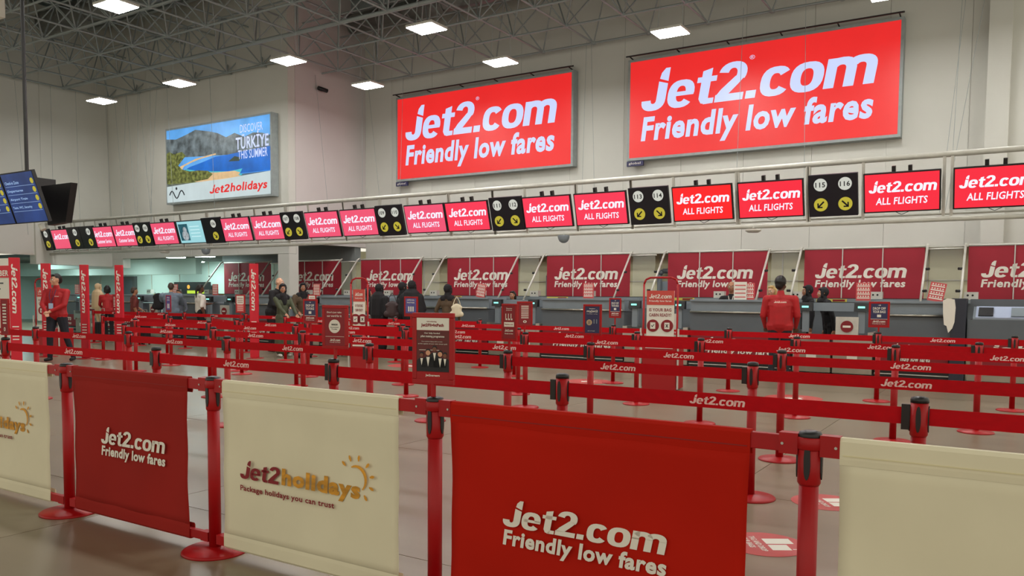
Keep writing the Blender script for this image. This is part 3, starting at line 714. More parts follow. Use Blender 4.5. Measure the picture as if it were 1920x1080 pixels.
# ================================================================== FABRIC BARRIER (front row)
YA = 2.88
AX = [-6.85, -5.22, -3.76, -2.22, -.60, .98]
names = ['at the left edge', 'left of the small-looking red panel', 'between the small red panel and the cream panel', 'carrying the pilot training sign', 'between the large red panel and the right cream panel', 'outside the picture at right']
for i, x in enumerate(AX):
    t = dup(protop, (x, YA, 0), 0, 'red panel barrier post ' + names[i], 'front panel barrier posts', skip=('belt', 'belt_clip'))
    t.name = 'panel_post'; t['category'] = 'barrier post'
    for z, dz in ((.93, .035), (.075, .025)):
        for s_ in (-1, 1):
            if i == 0 and s_ < 0: continue
            MB().box(min(s_*.036, s_*.1), max(s_*.036, s_*.1), -.022, .022, z-dz, z+dz+.003).build('clamp', M_RED, t)
    for s_ in (-1, 1):
        if not (i == 0 and s_ < 0): MB().cyl((s_*.088, -.026, .93), (s_*.088, -.019, .93), .005, 10).build('bolt', M_SILV, t)
    MB().lathe([(.041, .915), (.044, .918), (.044, .955), (.041, .958)], 18).build('collar', M_RED, t, True)
SUN = []
def fabric_barrier(x0, x1, red, label, lx):
    # x0,x1: neighbouring posts; cloth hangs on the bars between
    t = thing('fabric_barrier_panel', label, 'barrier panel', (x0, YA, 0), 0, 'fabric barrier panels in the front row')
    L = x1-x0; a, b_ = .10, L-.20
    M1 = (M_FABRED2 if 'large' in label else M_FABRED) if red else M_FABWHT; M2 = M_FABHEM if red else M_FABWHEM
    MB().box(.075, L-.075, -.014, .014, .90, .958).build('top_bar', M_RED, t, bevel=.003)
    MB().box(.075, L-.075, -.014, .014, .05, .10).build('bottom_bar', M_RED, t, bevel=.003)
    # cloth: gently rippled sheet wrapped round the bars
    n = 26; mz = 14; vs = []; fs = []
    for j in range(mz+1):
        for i in range(n+1):
            x = a+(b_-a)*i/n; z = .105+(.895-.105)*j/mz
            w_ = math.sin(PI*j/mz)
            y = -.016+w_*(.006*math.sin(i*.55+red*2)+.004*math.sin(j*.8+i*.3))
            if j in (0, mz): y = -.017
            e = 0.006*w_*(1 if i == 0 else (-1 if i == n else 0))
            vs.append((x+e, y, z))
    for j in range(mz):
        for i in range(n): fs.append((j*(n+1)+i, j*(n+1)+i+1, (j+1)*(n+1)+i+1, (j+1)*(n+1)+i))
    o = MB().add(vs, fs).build('cloth', M1, t, True)
    sd = o.modifiers.new('thick', 'SOLIDIFY'); sd.thickness = .0016; sd.offset = 1
    for nm, z0, z1 in (('top_hem', .875, .966), ('bottom_hem', .04, .125)):
        ring = [(-.018, z0), (-.0205, z0+.02), (-.0205, z1-.012), (-.012, z1), (.012, z1), (.0205, z1-.012), (.0205, z0+.012), (.016, z0), (.015, z0+.012), (.015, z1-.016), (-.015, z1-.016), (-.015, z0+.012)]
        if nm == 'bottom_hem': ring = [(-.018, z1), (-.0205, z1-.02), (-.0205, z0+.012), (-.012, z0), (.012, z0), (.0205, z0+.012), (.0205, z1-.012), (.016, z1), (.0155, z1-.012), (.0155, z0+.008), (-.0155, z0+.008), (-.0155, z1-.012)]
        MB().prismx(ring, a, b_).build(nm, M1, t)
    MB().box(a+.01, b_-.01, -.0225, -.0205, .905 if red else .905, .909).build('hem_stitch', M2, t)
    if lx:
        u0, u1, z0, z1 = lx
        if red: logo(u0, u1, z0, z1, -.028, M_WHT, t)
        else:
            h = z1-z0; cut = u0+(u1-u0)*.32
            # airline name in maroon, holidays in gold
            text_obj('JET2', u0, cut, z0+h*.42, z1, -.028, M_MAROON, t, 'logo')
            text_obj('holidays', cut+.01, u1-.1, z0+h*.30, z1-.01, -.028, M_GOLD, t, 'logo', .045, .05)
            text_obj('Package holidays you can trust', u0, u1-.27, z0, z0+h*.22, -.028, M_MAROON, t, 'tagline', .028)
            cx, cz, R_ = u1-.125, z0+h*1.0, .062
            s1 = MB(); kk = 14
            pts = [(cx+R_*math.cos(math.radians(-50+k*170/kk)), cz+R_*math.sin(math.radians(-50+k*170/kk))) for k in range(kk+1)]
            for k in range(kk):
                th = .003+.006*math.sin(PI*(k+.5)/kk)
                d = Vector((pts[k+1][0]-pts[k][0], pts[k+1][1]-pts[k][1])).normalized(); nn = Vector((-d.y, d.x))*th
                s1.add([(pts[k][0]-nn.x, -.028, pts[k][1]-nn.y), (pts[k+1][0]-nn.x, -.028, pts[k+1][1]-nn.y), (pts[k+1][0]+nn.x, -.028, pts[k+1][1]+nn.y), (pts[k][0]+nn.x, -.028, pts[k][1]+nn.y)], [(0, 1, 2, 3)])
            for ang in (-55, -20, 12, 45, 80, 112, 140):
                c_, s_ = math.cos(math.radians(ang)), math.sin(math.radians(ang))
                q = lambda r_, w_: (cx+c_*r_-s_*w_, -.028, cz+s_*r_+c_*w_)
                s1.add([q(.088, -.003), q(.105, -.008), q(.118, -.004), q(.118, .004), q(.105, .008), q(.088, .003)], [(0, 1, 2, 3, 4, 5)])
            s1.build('sun_emblem', M_GOLD, t)
    return t
fabric_barrier(AX[0], AX[1], False, 'cream fabric barrier panel cut by the left edge', (.29, 1.25, .41, .58))
fabric_barrier(AX[1], AX[2], True, 'red fabric barrier panel, the further smaller-looking one', (.42, 1.06, .42, .61))
fabric_barrier(AX[2], AX[3], False, 'cream fabric barrier panel with holiday logo and sun, between two red panels', (.25, 1.21, .375, .55))
fabric_barrier(AX[3], AX[4], True, 'large red fabric barrier panel in the foreground centre', (.385, 1.12, .365, .575))
fabric_barrier(AX[4], AX[5], False, 'plain cream fabric barrier panel at the lower right', None)

# ================================================================== POST-TOP SIGNS
def post_sign(x, y, z0, w_, h, label, rz=0, kind='red', stem=True):
    t = thing('post_top_sign', label, 'sign', (x, y, z0), rz, 'signs on barrier posts'); hw = w_/2
    f_ = .09*w_+.004
    fm = MB().box(-hw, hw, 0, .02, 0, f_).box(-hw, hw, 0, .02, h-f_, h).box(-hw, -hw+f_, 0, .02, f_, h-f_).box(hw-f_, hw, 0, .02, f_, h-f_)
    fm.build('frame', M_RED, t, bevel=.003)
    MB().box(-hw+f_, hw-f_, .006, .016, f_, h-f_).build('backing', M_RED, t)
    if stem: MB().cyl((0, .01, -(z0-.98)), (0, .01, .01), .012, 8).build('stem', M_RED, t)
    A0, A1, B0, B1 = -hw+f_, hw-f_, f_, h-f_; IH = B1-B0; IW = A1-A0
    def rect(u0, u1, v0, v1, m, nm='print', y_=.002):
        return MB().box(A0+u0*IW, A0+u1*IW, y_, .006, B0+v0*IH, B0+v1*IH).build(nm, m, t)
    def tx(s, u0, u1, v0, v1, m=M_WHT, bold=.02, y_=.0005): 
        return text_obj(s, A0+u0*IW, A0+u1*IW, B0+v0*IH, B0+v1*IH, y_, m, t, 'lettering', bold) if s != 'JET' else text_obj('JET', A0+u0*IW, A0+u1*IW, B0+v0*IH, B0+v1*IH, y_, m, t, 'logo')
    if kind == 'flight':
        rect(0, 1, .8, 1, M_PAPER); rect(0, 1, .13, .79, M_BROWN); rect(0, 1, 0, .12, M_RED)
        tx('introducing', .32, .62, .925, .955, M_MAROON, .01); tx('Jet2FlightPath', .14, .84, .845, .91, M_MAROON, .04)
        tx('Our fully funded', .24, .72, .735, .765); tx('pilot training programme', .13, .86, .675, .72)
        rect(.04, .95, .645, .65, M_MAROON, y_=.001)
        tx('You could be flying with us soon', .15, .8, .605, .625, M_WHT, 0); tx('as the captain of your own career path', .05, .95, .565, .59, M_WHT, 0)
        rect(.08, .7, .475, .482, M_WHT, y_=.001)
        sk = mat('poster_skin', (206, 150, 118), .6); sk2 = mat('poster_skin_dark', (120, 74, 54), .6); dk = mat('poster_suit', (20, 18, 24), .6)
        px = A0+IW*.5
        rect(.0, 1, .13, .24, dk, 'poster_suits', .0015)
        for u, v, s_, c in ((.16, .40, .8, sk2), (.36, .44, 1.05, sk), (.56, .5, .9, sk2), (.73, .42, 1.0, sk), (.88, .4, .8, sk2)):
            bx, bz = A0+u*IW, B0+v*IH; r_ = .011*s_
            MB().prism([(bx-.03*s_, B0+.2*IH), (bx+.03*s_, B0+.2*IH), (bx+.03*s_, bz-.034*s_), (bx+.012*s_, bz-.018*s_), (bx-.012*s_, bz-.018*s_), (bx-.03*s_, bz-.034*s_)], .0008, .002).build('poster_suit', dk, t)
            MB().prism([(bx, bz-.06*s_), (bx+.008*s_, bz-.02*s_), (bx-.008*s_, bz-.02*s_)], .0002, .0012).build('poster_shirt', M_WHT, t)
            MB().disc(bx, bz+.004, r_*1.12, .0004, .0018, 12).build('poster_hair', dk, t); MB().disc(bx, bz-.002, r_, -.0002, .0012, 12).build('poster_face', c, t)
        tx('Jet2careers', .28, .72, .04, .085, M_WHT, .03)
    elif kind == 'which':
        rect(0, 1, 0, 1, M_FABHEM if False else M_MAROON); tx("Don't just take", .12, .85, .86, .92); tx('our word for it', .12, .85, .77, .83)
        MB().disc(A0+.5*IW, B0+.52*IH, .29*IW, -.0, .004, 28).build('badge', M_PAPER, t)
        tx('WHICH?', .34, .66, .54, .59, M_BLK, .05, -.001); tx('Recommended', .3, .7, .48, .51, M_BLK, .01, -.001); tx('Provider', .36, .64, .43, .46, M_BLK, .01, -.001)
        rect(.03, .97, .24, .247, M_WHT, y_=.001); tx('JET', .26, .78, .12, .19); tx('Friendly low fares', .26, .78, .07, .1)
    elif kind == 'seat':
        rect(0, 1, 0, 1, M_MAROON); tx('Choose where', .25, .75, .9, .94); tx('you want to sit', .25, .75, .84, .88)
        for k in range(3):
            u = .2+k*.22; rect(u, u+.05, .56, .76, M_WHT, 'seat_icon', .001); rect(u, u+.15, .56, .61, M_WHT, 'seat_icon', .001)
        rect(.08, .92, .36, .5, M_WHT, y_=.001); tx('Reserve a seat', .16, .84, .41, .46, M_MAROON, .02, 0)
        tx('JET', .15, .85, .21, .29); tx('Friendly low fares', .15, .85, .12, .17)
    elif kind == 'drop':
        rect(0, 1, .3, 1, M_NAVY); rect(0, 1, 0, .29, M_MAROON); tx('DROP OFF', .12, .88, .72, .84); tx('YOUR BAGS', .12, .88, .57, .69)
        rect(.38, .62, .38, .5, M_PAPER, 'bag_icon', .001); tx('\u2192', .42, .6, .9, .96); tx('JET', .12, .88, .14, .24); tx('Friendly low fares', .12, .88, .05, .1)
        rect(.0, 1, .285, .3, M_WHT, y_=.001)
    elif kind == 'my':
        rect(0, 1, 0, 1, M_NAVY); tx('become a', .3, .7, .9, .94); tx('myJet2', .12, .88, .76, .87); tx('member today', .12, .88, .7, .73, M_WHT, 0)
        MB().disc(A0+.3*IW, B0+.4*IH, .19*IW, 0, .004, 20).build('coin_icon', mat('poster_tan', (196, 170, 130), .6), t)
        for k in range(3): rect(.2, .4, .34+k*.05, .36+k*.05, M_NAVY, 'coin_line', -.001)
        for u in (.6, .78): rect(u, u+.06, .36, .52, M_DESK, 'figure_icon', .001)
        tx('jet2.com/myjet2', .2, .7, .06, .1, M_WHT, 0)
    elif kind == 'blue':
        rect(0, 1, .1, 1, mat('poster_violet', (88, 84, 150), .5, noise=.3, nscale=30)); rect(0, 1, 0, .1, M_MAROON)
        tx('OFFICIAL', .15, .85, .85, .93); tx('PARTNER', .15, .85, .7, .77)
        for u in (.25, .45, .65): rect(u, u+.12, .2, .5, M_PAPER, 'figure_icon', .001)
    elif kind == 'pink':
        rect(0, 1, .5, 1, M_PAPER); rect(0, 1, 0, .5, M_PINK)
        for k in range(7): rect(.12, .88, .08+k*.125, .115+k*.125, M_MAROON if k > 3 else M_WHT, 'print_line', .001)
    else:
        rect(0, 1, 0, 1, M_MAROON)
        for k in range(7): rect(.2, .8, .3+k*.09, .34+k*.09, M_PAPER, 'print_line', .001)
        tx('0', .35, .65, .08, .2)
    return t
post_sign(-2.22, 2.86, 1.035, .205, .32, 'near red framed pilot training poster sign over the front panels', .20, 'flight')
post_sign(-4.12, 4.18, 1.05, .212, .31, 'red sign with a round recommended badge, left of the pilot poster', .18, 'which')
post_sign(-3.64, 7.28, 1.05, .195, .31, 'navy membership sign on a post right of centre', .12, 'my')
post_sign(-3.66, 5.76, 1.06, .145, .31, 'red sign with three white seat icons on a post', .1, 'seat')
post_sign(-5.40, 8.88, 1.05, .21, .32, 'red sign turned nearly edge-on beside the seat sign', .85, 'list')
post_sign(-5.72, 12.28, 1.09, .21, .33, 'small navy and red bag drop sign right of the navy membership sign', .1, 'drop')
post_sign(-7.62, 7.3, 1.07, .225, .31, 'navy and red bag drop sign left of the round badge sign', .1, 'drop')
post_sign(-7.28, 8.88, 1.14, .22, .28, 'violet partner sign behind the pilot training poster', .15, 'blue')
post_sign(-13.9, 13.38, 1.08, .22, .36, 'white and red notice sign before the woman in the brown coat', .2, 'pink')
post_sign(-11.82, 9.65, 1.1, .22, .33, 'glossy pink and white notice sign left of the tall red totem', .1, 'pink')
post_sign(-1.69, 12.28, 1.04, .27, .36, 'navy and red bag drop sign at right under the desks', .1, 'drop')
post_sign(-8.71, 4.19, 1.0, .10, .37, 'narrow red list sign before the man in red at left', .3, 'list')
post_sign(-17.1, 11.88, 1.0, .15, .40, 'small blue sign right of the second tall red totem', .2, 'blue')
post_sign(-18.3, 11.28, .99, .13, .42, 'narrow red sign with a zero right of the third totem', .2, 'list')
o = loose_post(-11.82, 9.67, 'red belt post carrying the glossy pink notice sign')

# tall totems
def totem(x, y, h, label, rz=0, wd=.18):
    t = thing('totem_sign', label, 'sign', (x, y, 0), rz, 'tall red totems')
    MB().lathe([(.2, 0), (.2, .008), (.05, .02)], 28).build('base', M_RED, t, True)
    MB().box(-wd/2, wd/2, -.03, .03, .02, h).build('panel', mat('totem_red', (206, 22, 44), .5), t, bevel=.006)
    text_obj('JET', -wd*.26, wd*.32, h-1.05, h-.12, -.033, M_WHT, t, 'logo', vert=True)
    for k in range(5): MB().box(-wd*.3, wd*.3, -.034, -.031, h-1.55+k*.06, h-1.53+k*.06).build('print_line', M_WHT, t)
totem(-14.59, 12.3, 2.12, 'tall red totem in the middle left, right of the pink notice sign', .5, .195)
totem(-16.68, 10.4, 2.05, 'tall red totem third from the left behind the belts', .4, .175)
totem(-17.33, 10.0, 2.05, 'tall red totem right of the standing man in red', .4, .185)
totem(-18.5, 9.8, 2.09, 'tall red totem directly behind the standing man in red', .55, .2)
totem(-16.1, 7.95, 2.09, 'tall red totem beside the white information board', .9, .18)
# white board at left edge
t = thing('information_board', 'white information board with red header at the left edge', 'board', (-17.15, 8.0, 0), .08)
MB().box(-.85, .85, 0, .05, .22, 2.09).build('panel', M_PAPER, t, bevel=.006)
MB().box(-.85, .85, -.02, .07, 0, .22).build('foot_panel', M_MAROON, t)
o = MB().box(-.4, .7, -.008, -.001, 1.72, 1.95).build('header', mat('totem_red', (206, 22, 44), .5), t)
text_obj('MEMBER', 0, .64, 1.75, 1.86, -.011, M_WHT, o, 'lettering', .03)
for k, (z, l) in enumerate([(1.6, .5), (1.55, .4), (1.49, .45), (1.2, .6), (1.17, .55), (.72, .6), (.66, .3), (.52, .3), (.46, .4), (.42, .3), (.34, .35)]):
    MB().box(-.5, -.5+l*1.9, -.006, -.001, z, z+.025).build('text_line', M_DKP, t)
text_obj('Jet2.com', .1, .7, .12, .18, -.024, M_WHT, t, 'logo', .03)
# bag gauges
def bag_gauge(x, y, rz, wd, label, box_h=.66, tall=1.74):
    t = thing('bag_size_gauge', label, 'bag gauge', (x, y, 0), rz, 'cabin bag size gauges'); h = wd/2
    MB().box(-h, h, 0, .5, .01, box_h).build('bin', M_FABHEM if False else mat('gauge_red', (168, 14, 20), .5), t, bevel=.01)
    pts = [(-h, .04, .05), (-h, .04, tall-.1), (-h+.03, .04, tall-.03), (-h+.1, .04, tall), (h-.1, .04, tall), (h-.03, .04, tall-.03), (h, .04, tall-.1), (h, .04, .05)]
    MB().tube(pts, .016).build('hoop', M_RED, t, True)
    p = MB().box(-h+.05, h-.05, .03, .045, .78, tall-.2).build('poster', M_PAPER, t)
    MB().box(-h+.05, h-.05, .024, .029, tall-.42, tall-.2).build('poster_header', mat('poster_coral', (196, 70, 60), .5), t)
    text_obj('JET', -h+.09, h-.09, tall-.32, tall-.25, .02, M_WHT, t, 'logo'); text_obj('Friendly low fares', -h+.09, h-.09, tall-.38, tall-.345, .02, M_WHT, t, 'tagline', .02)
    text_obj('IS YOUR BAG', -h+.09, h-.09, tall-.52, tall-.47, .026, M_MAROON, t, 'lettering', .02); text_obj('CABIN READY?', -h+.09, h-.09, tall-.6, tall-.55, .026, M_MAROON, t, 'lettering', .02)
    for s_ in (-1, 1):
        o = MB().disc(s_*h*.42, tall-.74, .095, .022, .029, 24).build('badge', M_MAROON, t)
        MB().box(s_*h*.42-.04, s_*h*.42+.04, .018, .021, tall-.79, tall-.69).build('bag_icon', M_PAPER, o)
        text_obj('\u2713' if s_ < 0 else 'x', s_*h*.42-.025, s_*h*.42+.025, tall-.765, tall-.715, .016, M_BLK, o, 'mark', .03)
    for z in (box_h+.02, box_h-.12, box_h-.26 if False else box_h+.08):
        MB().box(-h+.05, h-.05, -.008, -.001, z-.03, z).build('print_strip', M_PAPER, t)
    for s_ in (-1, 1): MB().box(s_*h-.012+s_*.03, s_*h+.012+s_*.03, -.01, .01, .03, box_h+.3).build('guide_strip', M_GALV, t)
    return t
bag_gauge(-4.72, 11.75, .12, .53, 'red hoop-framed cabin bag gauge right of centre')
bag_gauge(-10.15, 10.9, .3, .33, 'red hoop-framed bag gauge behind the round badge sign')
bag_gauge(-19.3, 10.2, .35, .62, 'wide red bag gauge behind the standing man in red', .6, 1.76)

# floor stickers
def sticker(x, y, r, rz, label):
    t = thing('floor_sticker', label, 'floor sticker', (x, y, .0), rz, 'round red floor stickers')
    MB().lathe([(r, .0005), (r, .002)], 40).build('disc', M_STICK, t)
    MB().box(.0, .10, -.17, -.01, .002, .003).build('suitcase_icon', M_PAPER, t)
    MB().box(-.12, -.02, -.12, -.01, .002, .003).build('bag_icon', M_PAPER, t); MB().box(-.11, -.1, -.165, -.13, .002, .003).build('bag_handle_icon', M_PAPER, t)
    for s_, yy in (('TAG AND DROP', .055), ('YOUR BAGS', .105)):
        o = text_obj(s_, 0, 1, 0, 1, 0, M_PAPER, t, 'lettering', .03); o.rotation_euler = (-PI/2, 0, PI); o.location = (.15, yy, .0035); o.scale = (.29 if yy < .1 else .22, 1, .036)
sticker(-1.22, 4.72, .235, PI*.68, 'red round floor sticker nearest the camera beside the large red panel')
sticker(-1.12, 5.95, .235, PI*.68, 'red round floor sticker behind the near right panel post')
sticker(-2.75, 12.0, .4, .4, 'red floor sticker near the shiny floor patch at right')
sticker(-6.2, 12.3, .4, .4, 'red floor sticker in the middle of the hall')
sticker(-10.6, 12.9, .45, .4, 'red floor sticker near the pilot poster, far off')

# flight display at upper left
t = thing('flight_display', 'hanging pair of blue flight displays on a black pole at upper left', 'screen', (-15.85, 8.0, 2.70), 0)
MB().cyl((0, .1, .85), (0, .1, 8.6), .035, 10).build('hanger_pole', M_BLK, t)
def scr(x0, x1, z0, z1, tilt, yy=0, rz=0):
    e = bpy.data.objects.new('display', MB().box(x0, x1, 0, .06, z0, z1).mesh('display', M_BLK)); C.objects.link(e); e.parent = t
    e.rotation_euler = (tilt, 0, rz); e.location = (0, yy, 0); return e
TL = math.radians(18)
for x0, x1, off in ((.04, 1.13, 0), (-1.08, .01, 1)):
    e = scr(x0, x1, 0, .92, TL, -.12)
    MB().box(x0+.02, x1-.02, -.004, .0, .02, .9).build('screen_face', M_FIDS, e)
    for k in range(4):
        z = .72-k*.15
        MB().box(x0+.06, x1-.06, -.007, -.004, z-.05, z-.045).build('row_line', M_FIDL, e)
        MB().disc(x1-.1, z+.02, .05, -.008, -.004, 14).build('yellow_disc', M_DISCY, e)
        text_obj(['Check-in Zone', 'Departures', 'Airport Train', 'Taxis, WC, Security'][k], x0+.08, x0+.55+.06*k, z-.01, z+.045, -.008, M_FIDL, e, 'lettering', .02)
MB().prism([(.30, .0), (.90, .03), (1.12, .74), (.10, .74)], .3, .42).build('rear_display', M_BLK, t)
MB().box(-.06, .06, .0, .6, .3, .9).build('bracket', M_BLK, t)
MB().cyl((.62, .0, -.02), (.68, .02, -.12), .05, 10).build('sensor', M_GALV, t)

# left side clutter: dark frames of the corridor opening
# ================================================================== PEOPLE
SK = {'light': mat('skin_light', (214, 164, 134), .55), 'mid': mat('skin_mid', (176, 122, 92), .55), 'dark': mat('skin_dark', (96, 62, 46), .5)}
M_HAIR = mat('black_hair', (20, 16, 15), .45, noise=.3, nscale=40); M_HAIRB = mat('brown_hair', (70, 52, 40), .5, noise=.3, nscale=40); M_HAIRG = mat('grey_hair', (150, 132, 116), .5, noise=.3, nscale=40)
M_BLKC = mat('black_cloth', (24, 22, 26), .8, noise=.2, nscale=9); M_NAVC = mat('dark_trousers', (28, 30, 40), .8)
M_JAC = mat('red_jacket_cloth', (178, 18, 26), .6, noise=.12, nscale=7, bump=.2); M_SHOE = mat('dark_shoe', (20, 20, 22), .5); M_SHOEW = mat('white_shoe', (220, 218, 210), .5)
M_GREEN = mat('olive_green_coat', (78, 84, 62), .8, noise=.15, nscale=8); M_BRN = mat('brown_cloth', (88, 70, 50), .8, noise=.2, nscale=8)
M_TAN = mat('tan_coat', (160, 118, 76), .8, noise=.12); M_WSH = mat('white_shirt', (222, 216, 206), .7); M_BLU = mat('grey_blue_top', (112, 126, 142), .8, noise=.12)
M_RUST = mat('rust_brown_shirt', (112, 44, 38), .8); M_CRM = mat('cream_shawl', (206, 180, 142), .8); M_EYE = mat('eye_white', (230, 226, 220), .3); M_IRIS = mat('iris_dark', (26, 18, 14), .2); M_LIP = mat('lip', (150, 84, 76), .5)
def prim_mesh(bm_, p, q, r0, r1, sc=None):
    V = []
    for (c, r) in ((p, r0), (q, r1)):
        for i in range(7):
            th = PI*i/6; n = 1 if i in (0, 6) else 10
            for k in range(n):
                d = Vector((math.sin(th)*math.cos(2*PI*k/n), math.sin(th)*math.sin(2*PI*k/n), math.cos(th)))*r
                if sc: d = Vector((d.x*sc[0], d.y*sc[1], d.z*sc[2]))
                V.append(bm_.verts.new(Vector(c)+d))
        if p == q and r0 == r1: break
    bmesh.ops.convex_hull(bm_, input=V)
def solid(prims, voxel, mats, smooth_it=6):
    """prims: (p, q, r0, r1, tag, scale) -> one continuous surface; faces take the material of the closest piece"""
    me = bpy.data.meshes.new('body')
    allv = []; allf = []
    for pr in prims:
        b1 = bmesh.new(); prim_mesh(b1, pr[0], pr[1], pr[2], pr[3], pr[5] if len(pr) > 5 else None)
        b1.verts.index_update(); o = len(allv)
        used_ = {v for f in b1.faces for v in f.verts}; idx = {}
        for v in b1.verts:
            if v in used_: idx[v] = o+len(idx); allv.append(tuple(v.co))
        for f in b1.faces: allf.append([idx[v] for v in f.verts])
        b1.free()
    me.from_pydata(allv, [], allf); me.update()
    o = bpy.data.objects.new('tmp', me); C.objects.link(o)
    rm = o.modifiers.new('r', 'REMESH'); rm.mode = 'VOXEL'; rm.voxel_size = voxel; rm.adaptivity = 0
    sm = o.modifiers.new('s', 'SMOOTH'); sm.factor = .5; sm.iterations = smooth_it
    dg = bpy.context.evaluated_depsgraph_get(); dg.update()
    out = bpy.data.meshes.new_from_object(o.evaluated_get(dg)); bpy.data.objects.remove(o); bpy.data.meshes.remove(me)
    out.materials.clear()
    for m_ in mats: out.materials.append(m_)
    nf = len(out.polygons); cen = np.empty(nf*3); out.polygons.foreach_get('center', cen); cen = cen.reshape(-1, 3)
    best = np.full(nf, 1e9); idx = np.zeros(nf, dtype=np.int32)
    for pr in prims:
        P = np.array(pr[0]); Q = np.array(pr[1]); s_ = np.array(pr[5]) if len(pr) > 5 and pr[5] else np.ones(3)
        d = Q-P; L = d@d; c = (cen-P)
        t = np.clip(c@d/L, 0, 1) if L > 1e-9 else np.zeros(nf)
        e = (c-t[:, None]*d)/s_; dist = np.linalg.norm(e, axis=1)-(pr[2]+(pr[3]-pr[2])*t)
        k = dist < best; best[k] = dist[k]; idx[k] = pr[4]
    out.polygons.foreach_set('material_index', idx); out.polygons.foreach_set('use_smooth', np.ones(nf, dtype=bool))
    out.update(); return out
def ik(s, w_, a, b, hint):
    s = Vector(s); w_ = Vector(w_); d = w_-s; L = d.length
    if L > (a+b)*.995: w_ = s+d*((a+b)*.995/L); d = w_-s; L = d.length
    x = (a*a-b*b+L*L)/(2*L); h = math.sqrt(max(0, a*a-x*x)); u = d/L
    n = Vector(hint)-u*Vector(hint).dot(u); n = n.normalized() if n.length > 1e-4 else Vector((0, 1, 0))
    return s+u*x+n*h, w_
def person(label, x, y, facing, H=1.75, skin='mid', top=M_BLKC, legs=M_NAVC, shoes=M_SHOE, hands=((.25, -.03, .86), (-.25, -.03, .86)), elbow=((.4, .5, -.1), (-.4, .5, -.1)), hair=M_HAIR, style='short',
           feet=((.11, 0), (-.11, 0)), bulk=1.0, coat=None, voxel=.012, lean=0, short=False, head_turn=0, head_down=0, seat=False, scarf=None, face=True, jacket=False, hv=1.0):
    """faces -Y at facing 0; left side is +X"""
    t = thing('person', label, 'person', (x, y, 0), facing); t.scale = (H/1.76,)*3
    P = []; T, L_, SKN, SH = 0, 1, 2, 3
    ly = lambda z: -lean*max(0, z-.9)        # forward lean of the trunk
    def v(a, b_, c): return (a, b_+ly(c), c)
    B = bulk
    # trunk
    P.append((v(-.075*B, 0, .95), v(.075*B, 0, .95), .115*B, .115*B, T if top is not M_WSH else L_, (1, .92, 1)))
    if jacket: P.append((v(0, .0, .97), v(0, .0, 1.28), .150*B, .150*B, T, (1.16, .84, .7))); P.append((v(0, .014, 1.46), v(0, .008, 1.505), .066, .062, T))
    P.append((v(0, .005, 1.02), v(0, .0, 1.2), .135*B, .135*B, T, (1.12, .84, 1)))
    P.append((v(-.07, 0, 1.29), v(.07, 0, 1.29), .125*B, .125*B, T, (1, .88, 1)))
    P.append((v(-.15, .01, 1.40), v(.15, .01, 1.40), .068*B, .068*B, T, (1, 1, .9)))
    P.append((v(0, .015, 1.40), v(0, .01, 1.47), .085, .06, T))
    P.append((v(0, .012, 1.45), v(0, 0, 1.56), .053, .05, SKN))
    # head
    ct, st = math.cos(head_turn), math.sin(head_turn); hc = Vector(v(0, -.012, 1.638)); cd_, sd_ = math.cos(head_down), math.sin(head_down)
    def hp(a, b_, c):
        b2, c2 = b_*cd_+c*sd_, c*cd_-b_*sd_ if False else c*cd_+b_*sd_*1
        return tuple(hc+Vector((a*ct-b2*st, a*st+b2*ct, c2)))
    P.append((hp(0, .012, .02), hp(0, .012, .02), .1, .1, SKN, (.76, .93, 1.0)))
    P.append((hp(0, -.022, -.045), hp(0, -.03, -.068), .06, .042, SKN))
    P.append((hp(0, -.088, -.002), hp(0, -.104, -.026), .011, .015, SKN))
    P.append((hp(-.034, -.076, .024), hp(.034, -.076, .024), .016, .016, SKN))
    P.append((hp(0, -.078, -.055), hp(0, -.08, -.055), .02, .02, SKN))
    P.append((hp(0, -.07, -.092), hp(0, -.068, -.092), .02, .02, SKN))
    for s_ in (-1, 1):
        P.append((hp(s_*.078, .012, -.01), hp(s_*.08, .018, .014), .014, .018, SKN, (.6, 1, 1.2)))
        P.append((hp(s_*.042, -.055, -.025), hp(s_*.042, -.055, -.03), .026, .026, SKN))
    # arms
    for i, s_ in ((0, 1), (1, -1)):
        S_ = Vector(v(s_*.185*B, .01, 1.395)); E_, W_ = ik(S_, hands[i], .285, .255, elbow[i])
        P.append((tuple(S_), tuple(E_), .062*B, .049*B, T)); P.append((tuple(E_), tuple(W_), .046*B, .033, SKN if short else T))
        d = (W_-E_).normalized(); side = Vector((0, 0, 1)).cross(d); side = side.normalized() if side.length > .1 else Vector((0, 1, 0)); nr = d.cross(side)
        if abs(d.z) > .8: side = Vector((0, 1, 0))-d*d.y; side.normalize(); nr = d.cross(side)
        P.append((tuple(W_-d*.01), tuple(W_+d*.03), .029, .03, SKN))
        pc = W_+d*.05; P.append((tuple(pc-side*.018), tuple(pc+side*.018), .022, .022, SKN, None))
        for f_, (off, ln) in enumerate(((-.034, .062), (-.012, .074), (.011, .07), (.033, .055))):
            k0 = W_+d*.075+side*off; k1 = k0+d*ln*.5+nr*s_*.006; k2 = k1+d*ln*.42+nr*s_*.02
            P.append((tuple(k0), tuple(k1), .0105, .0095, SKN)); P.append((tuple(k1), tuple(k2), .0095, .008, SKN))
        th0 = W_+d*.028-side*.026; th1 = th0+d*.03-side*.022; th2 = th1+d*.03-side*.004
        P.append((tuple(th0), tuple(th1), .013, .011, SKN)); P.append((tuple(th1), tuple(th2), .011, .009, SKN))
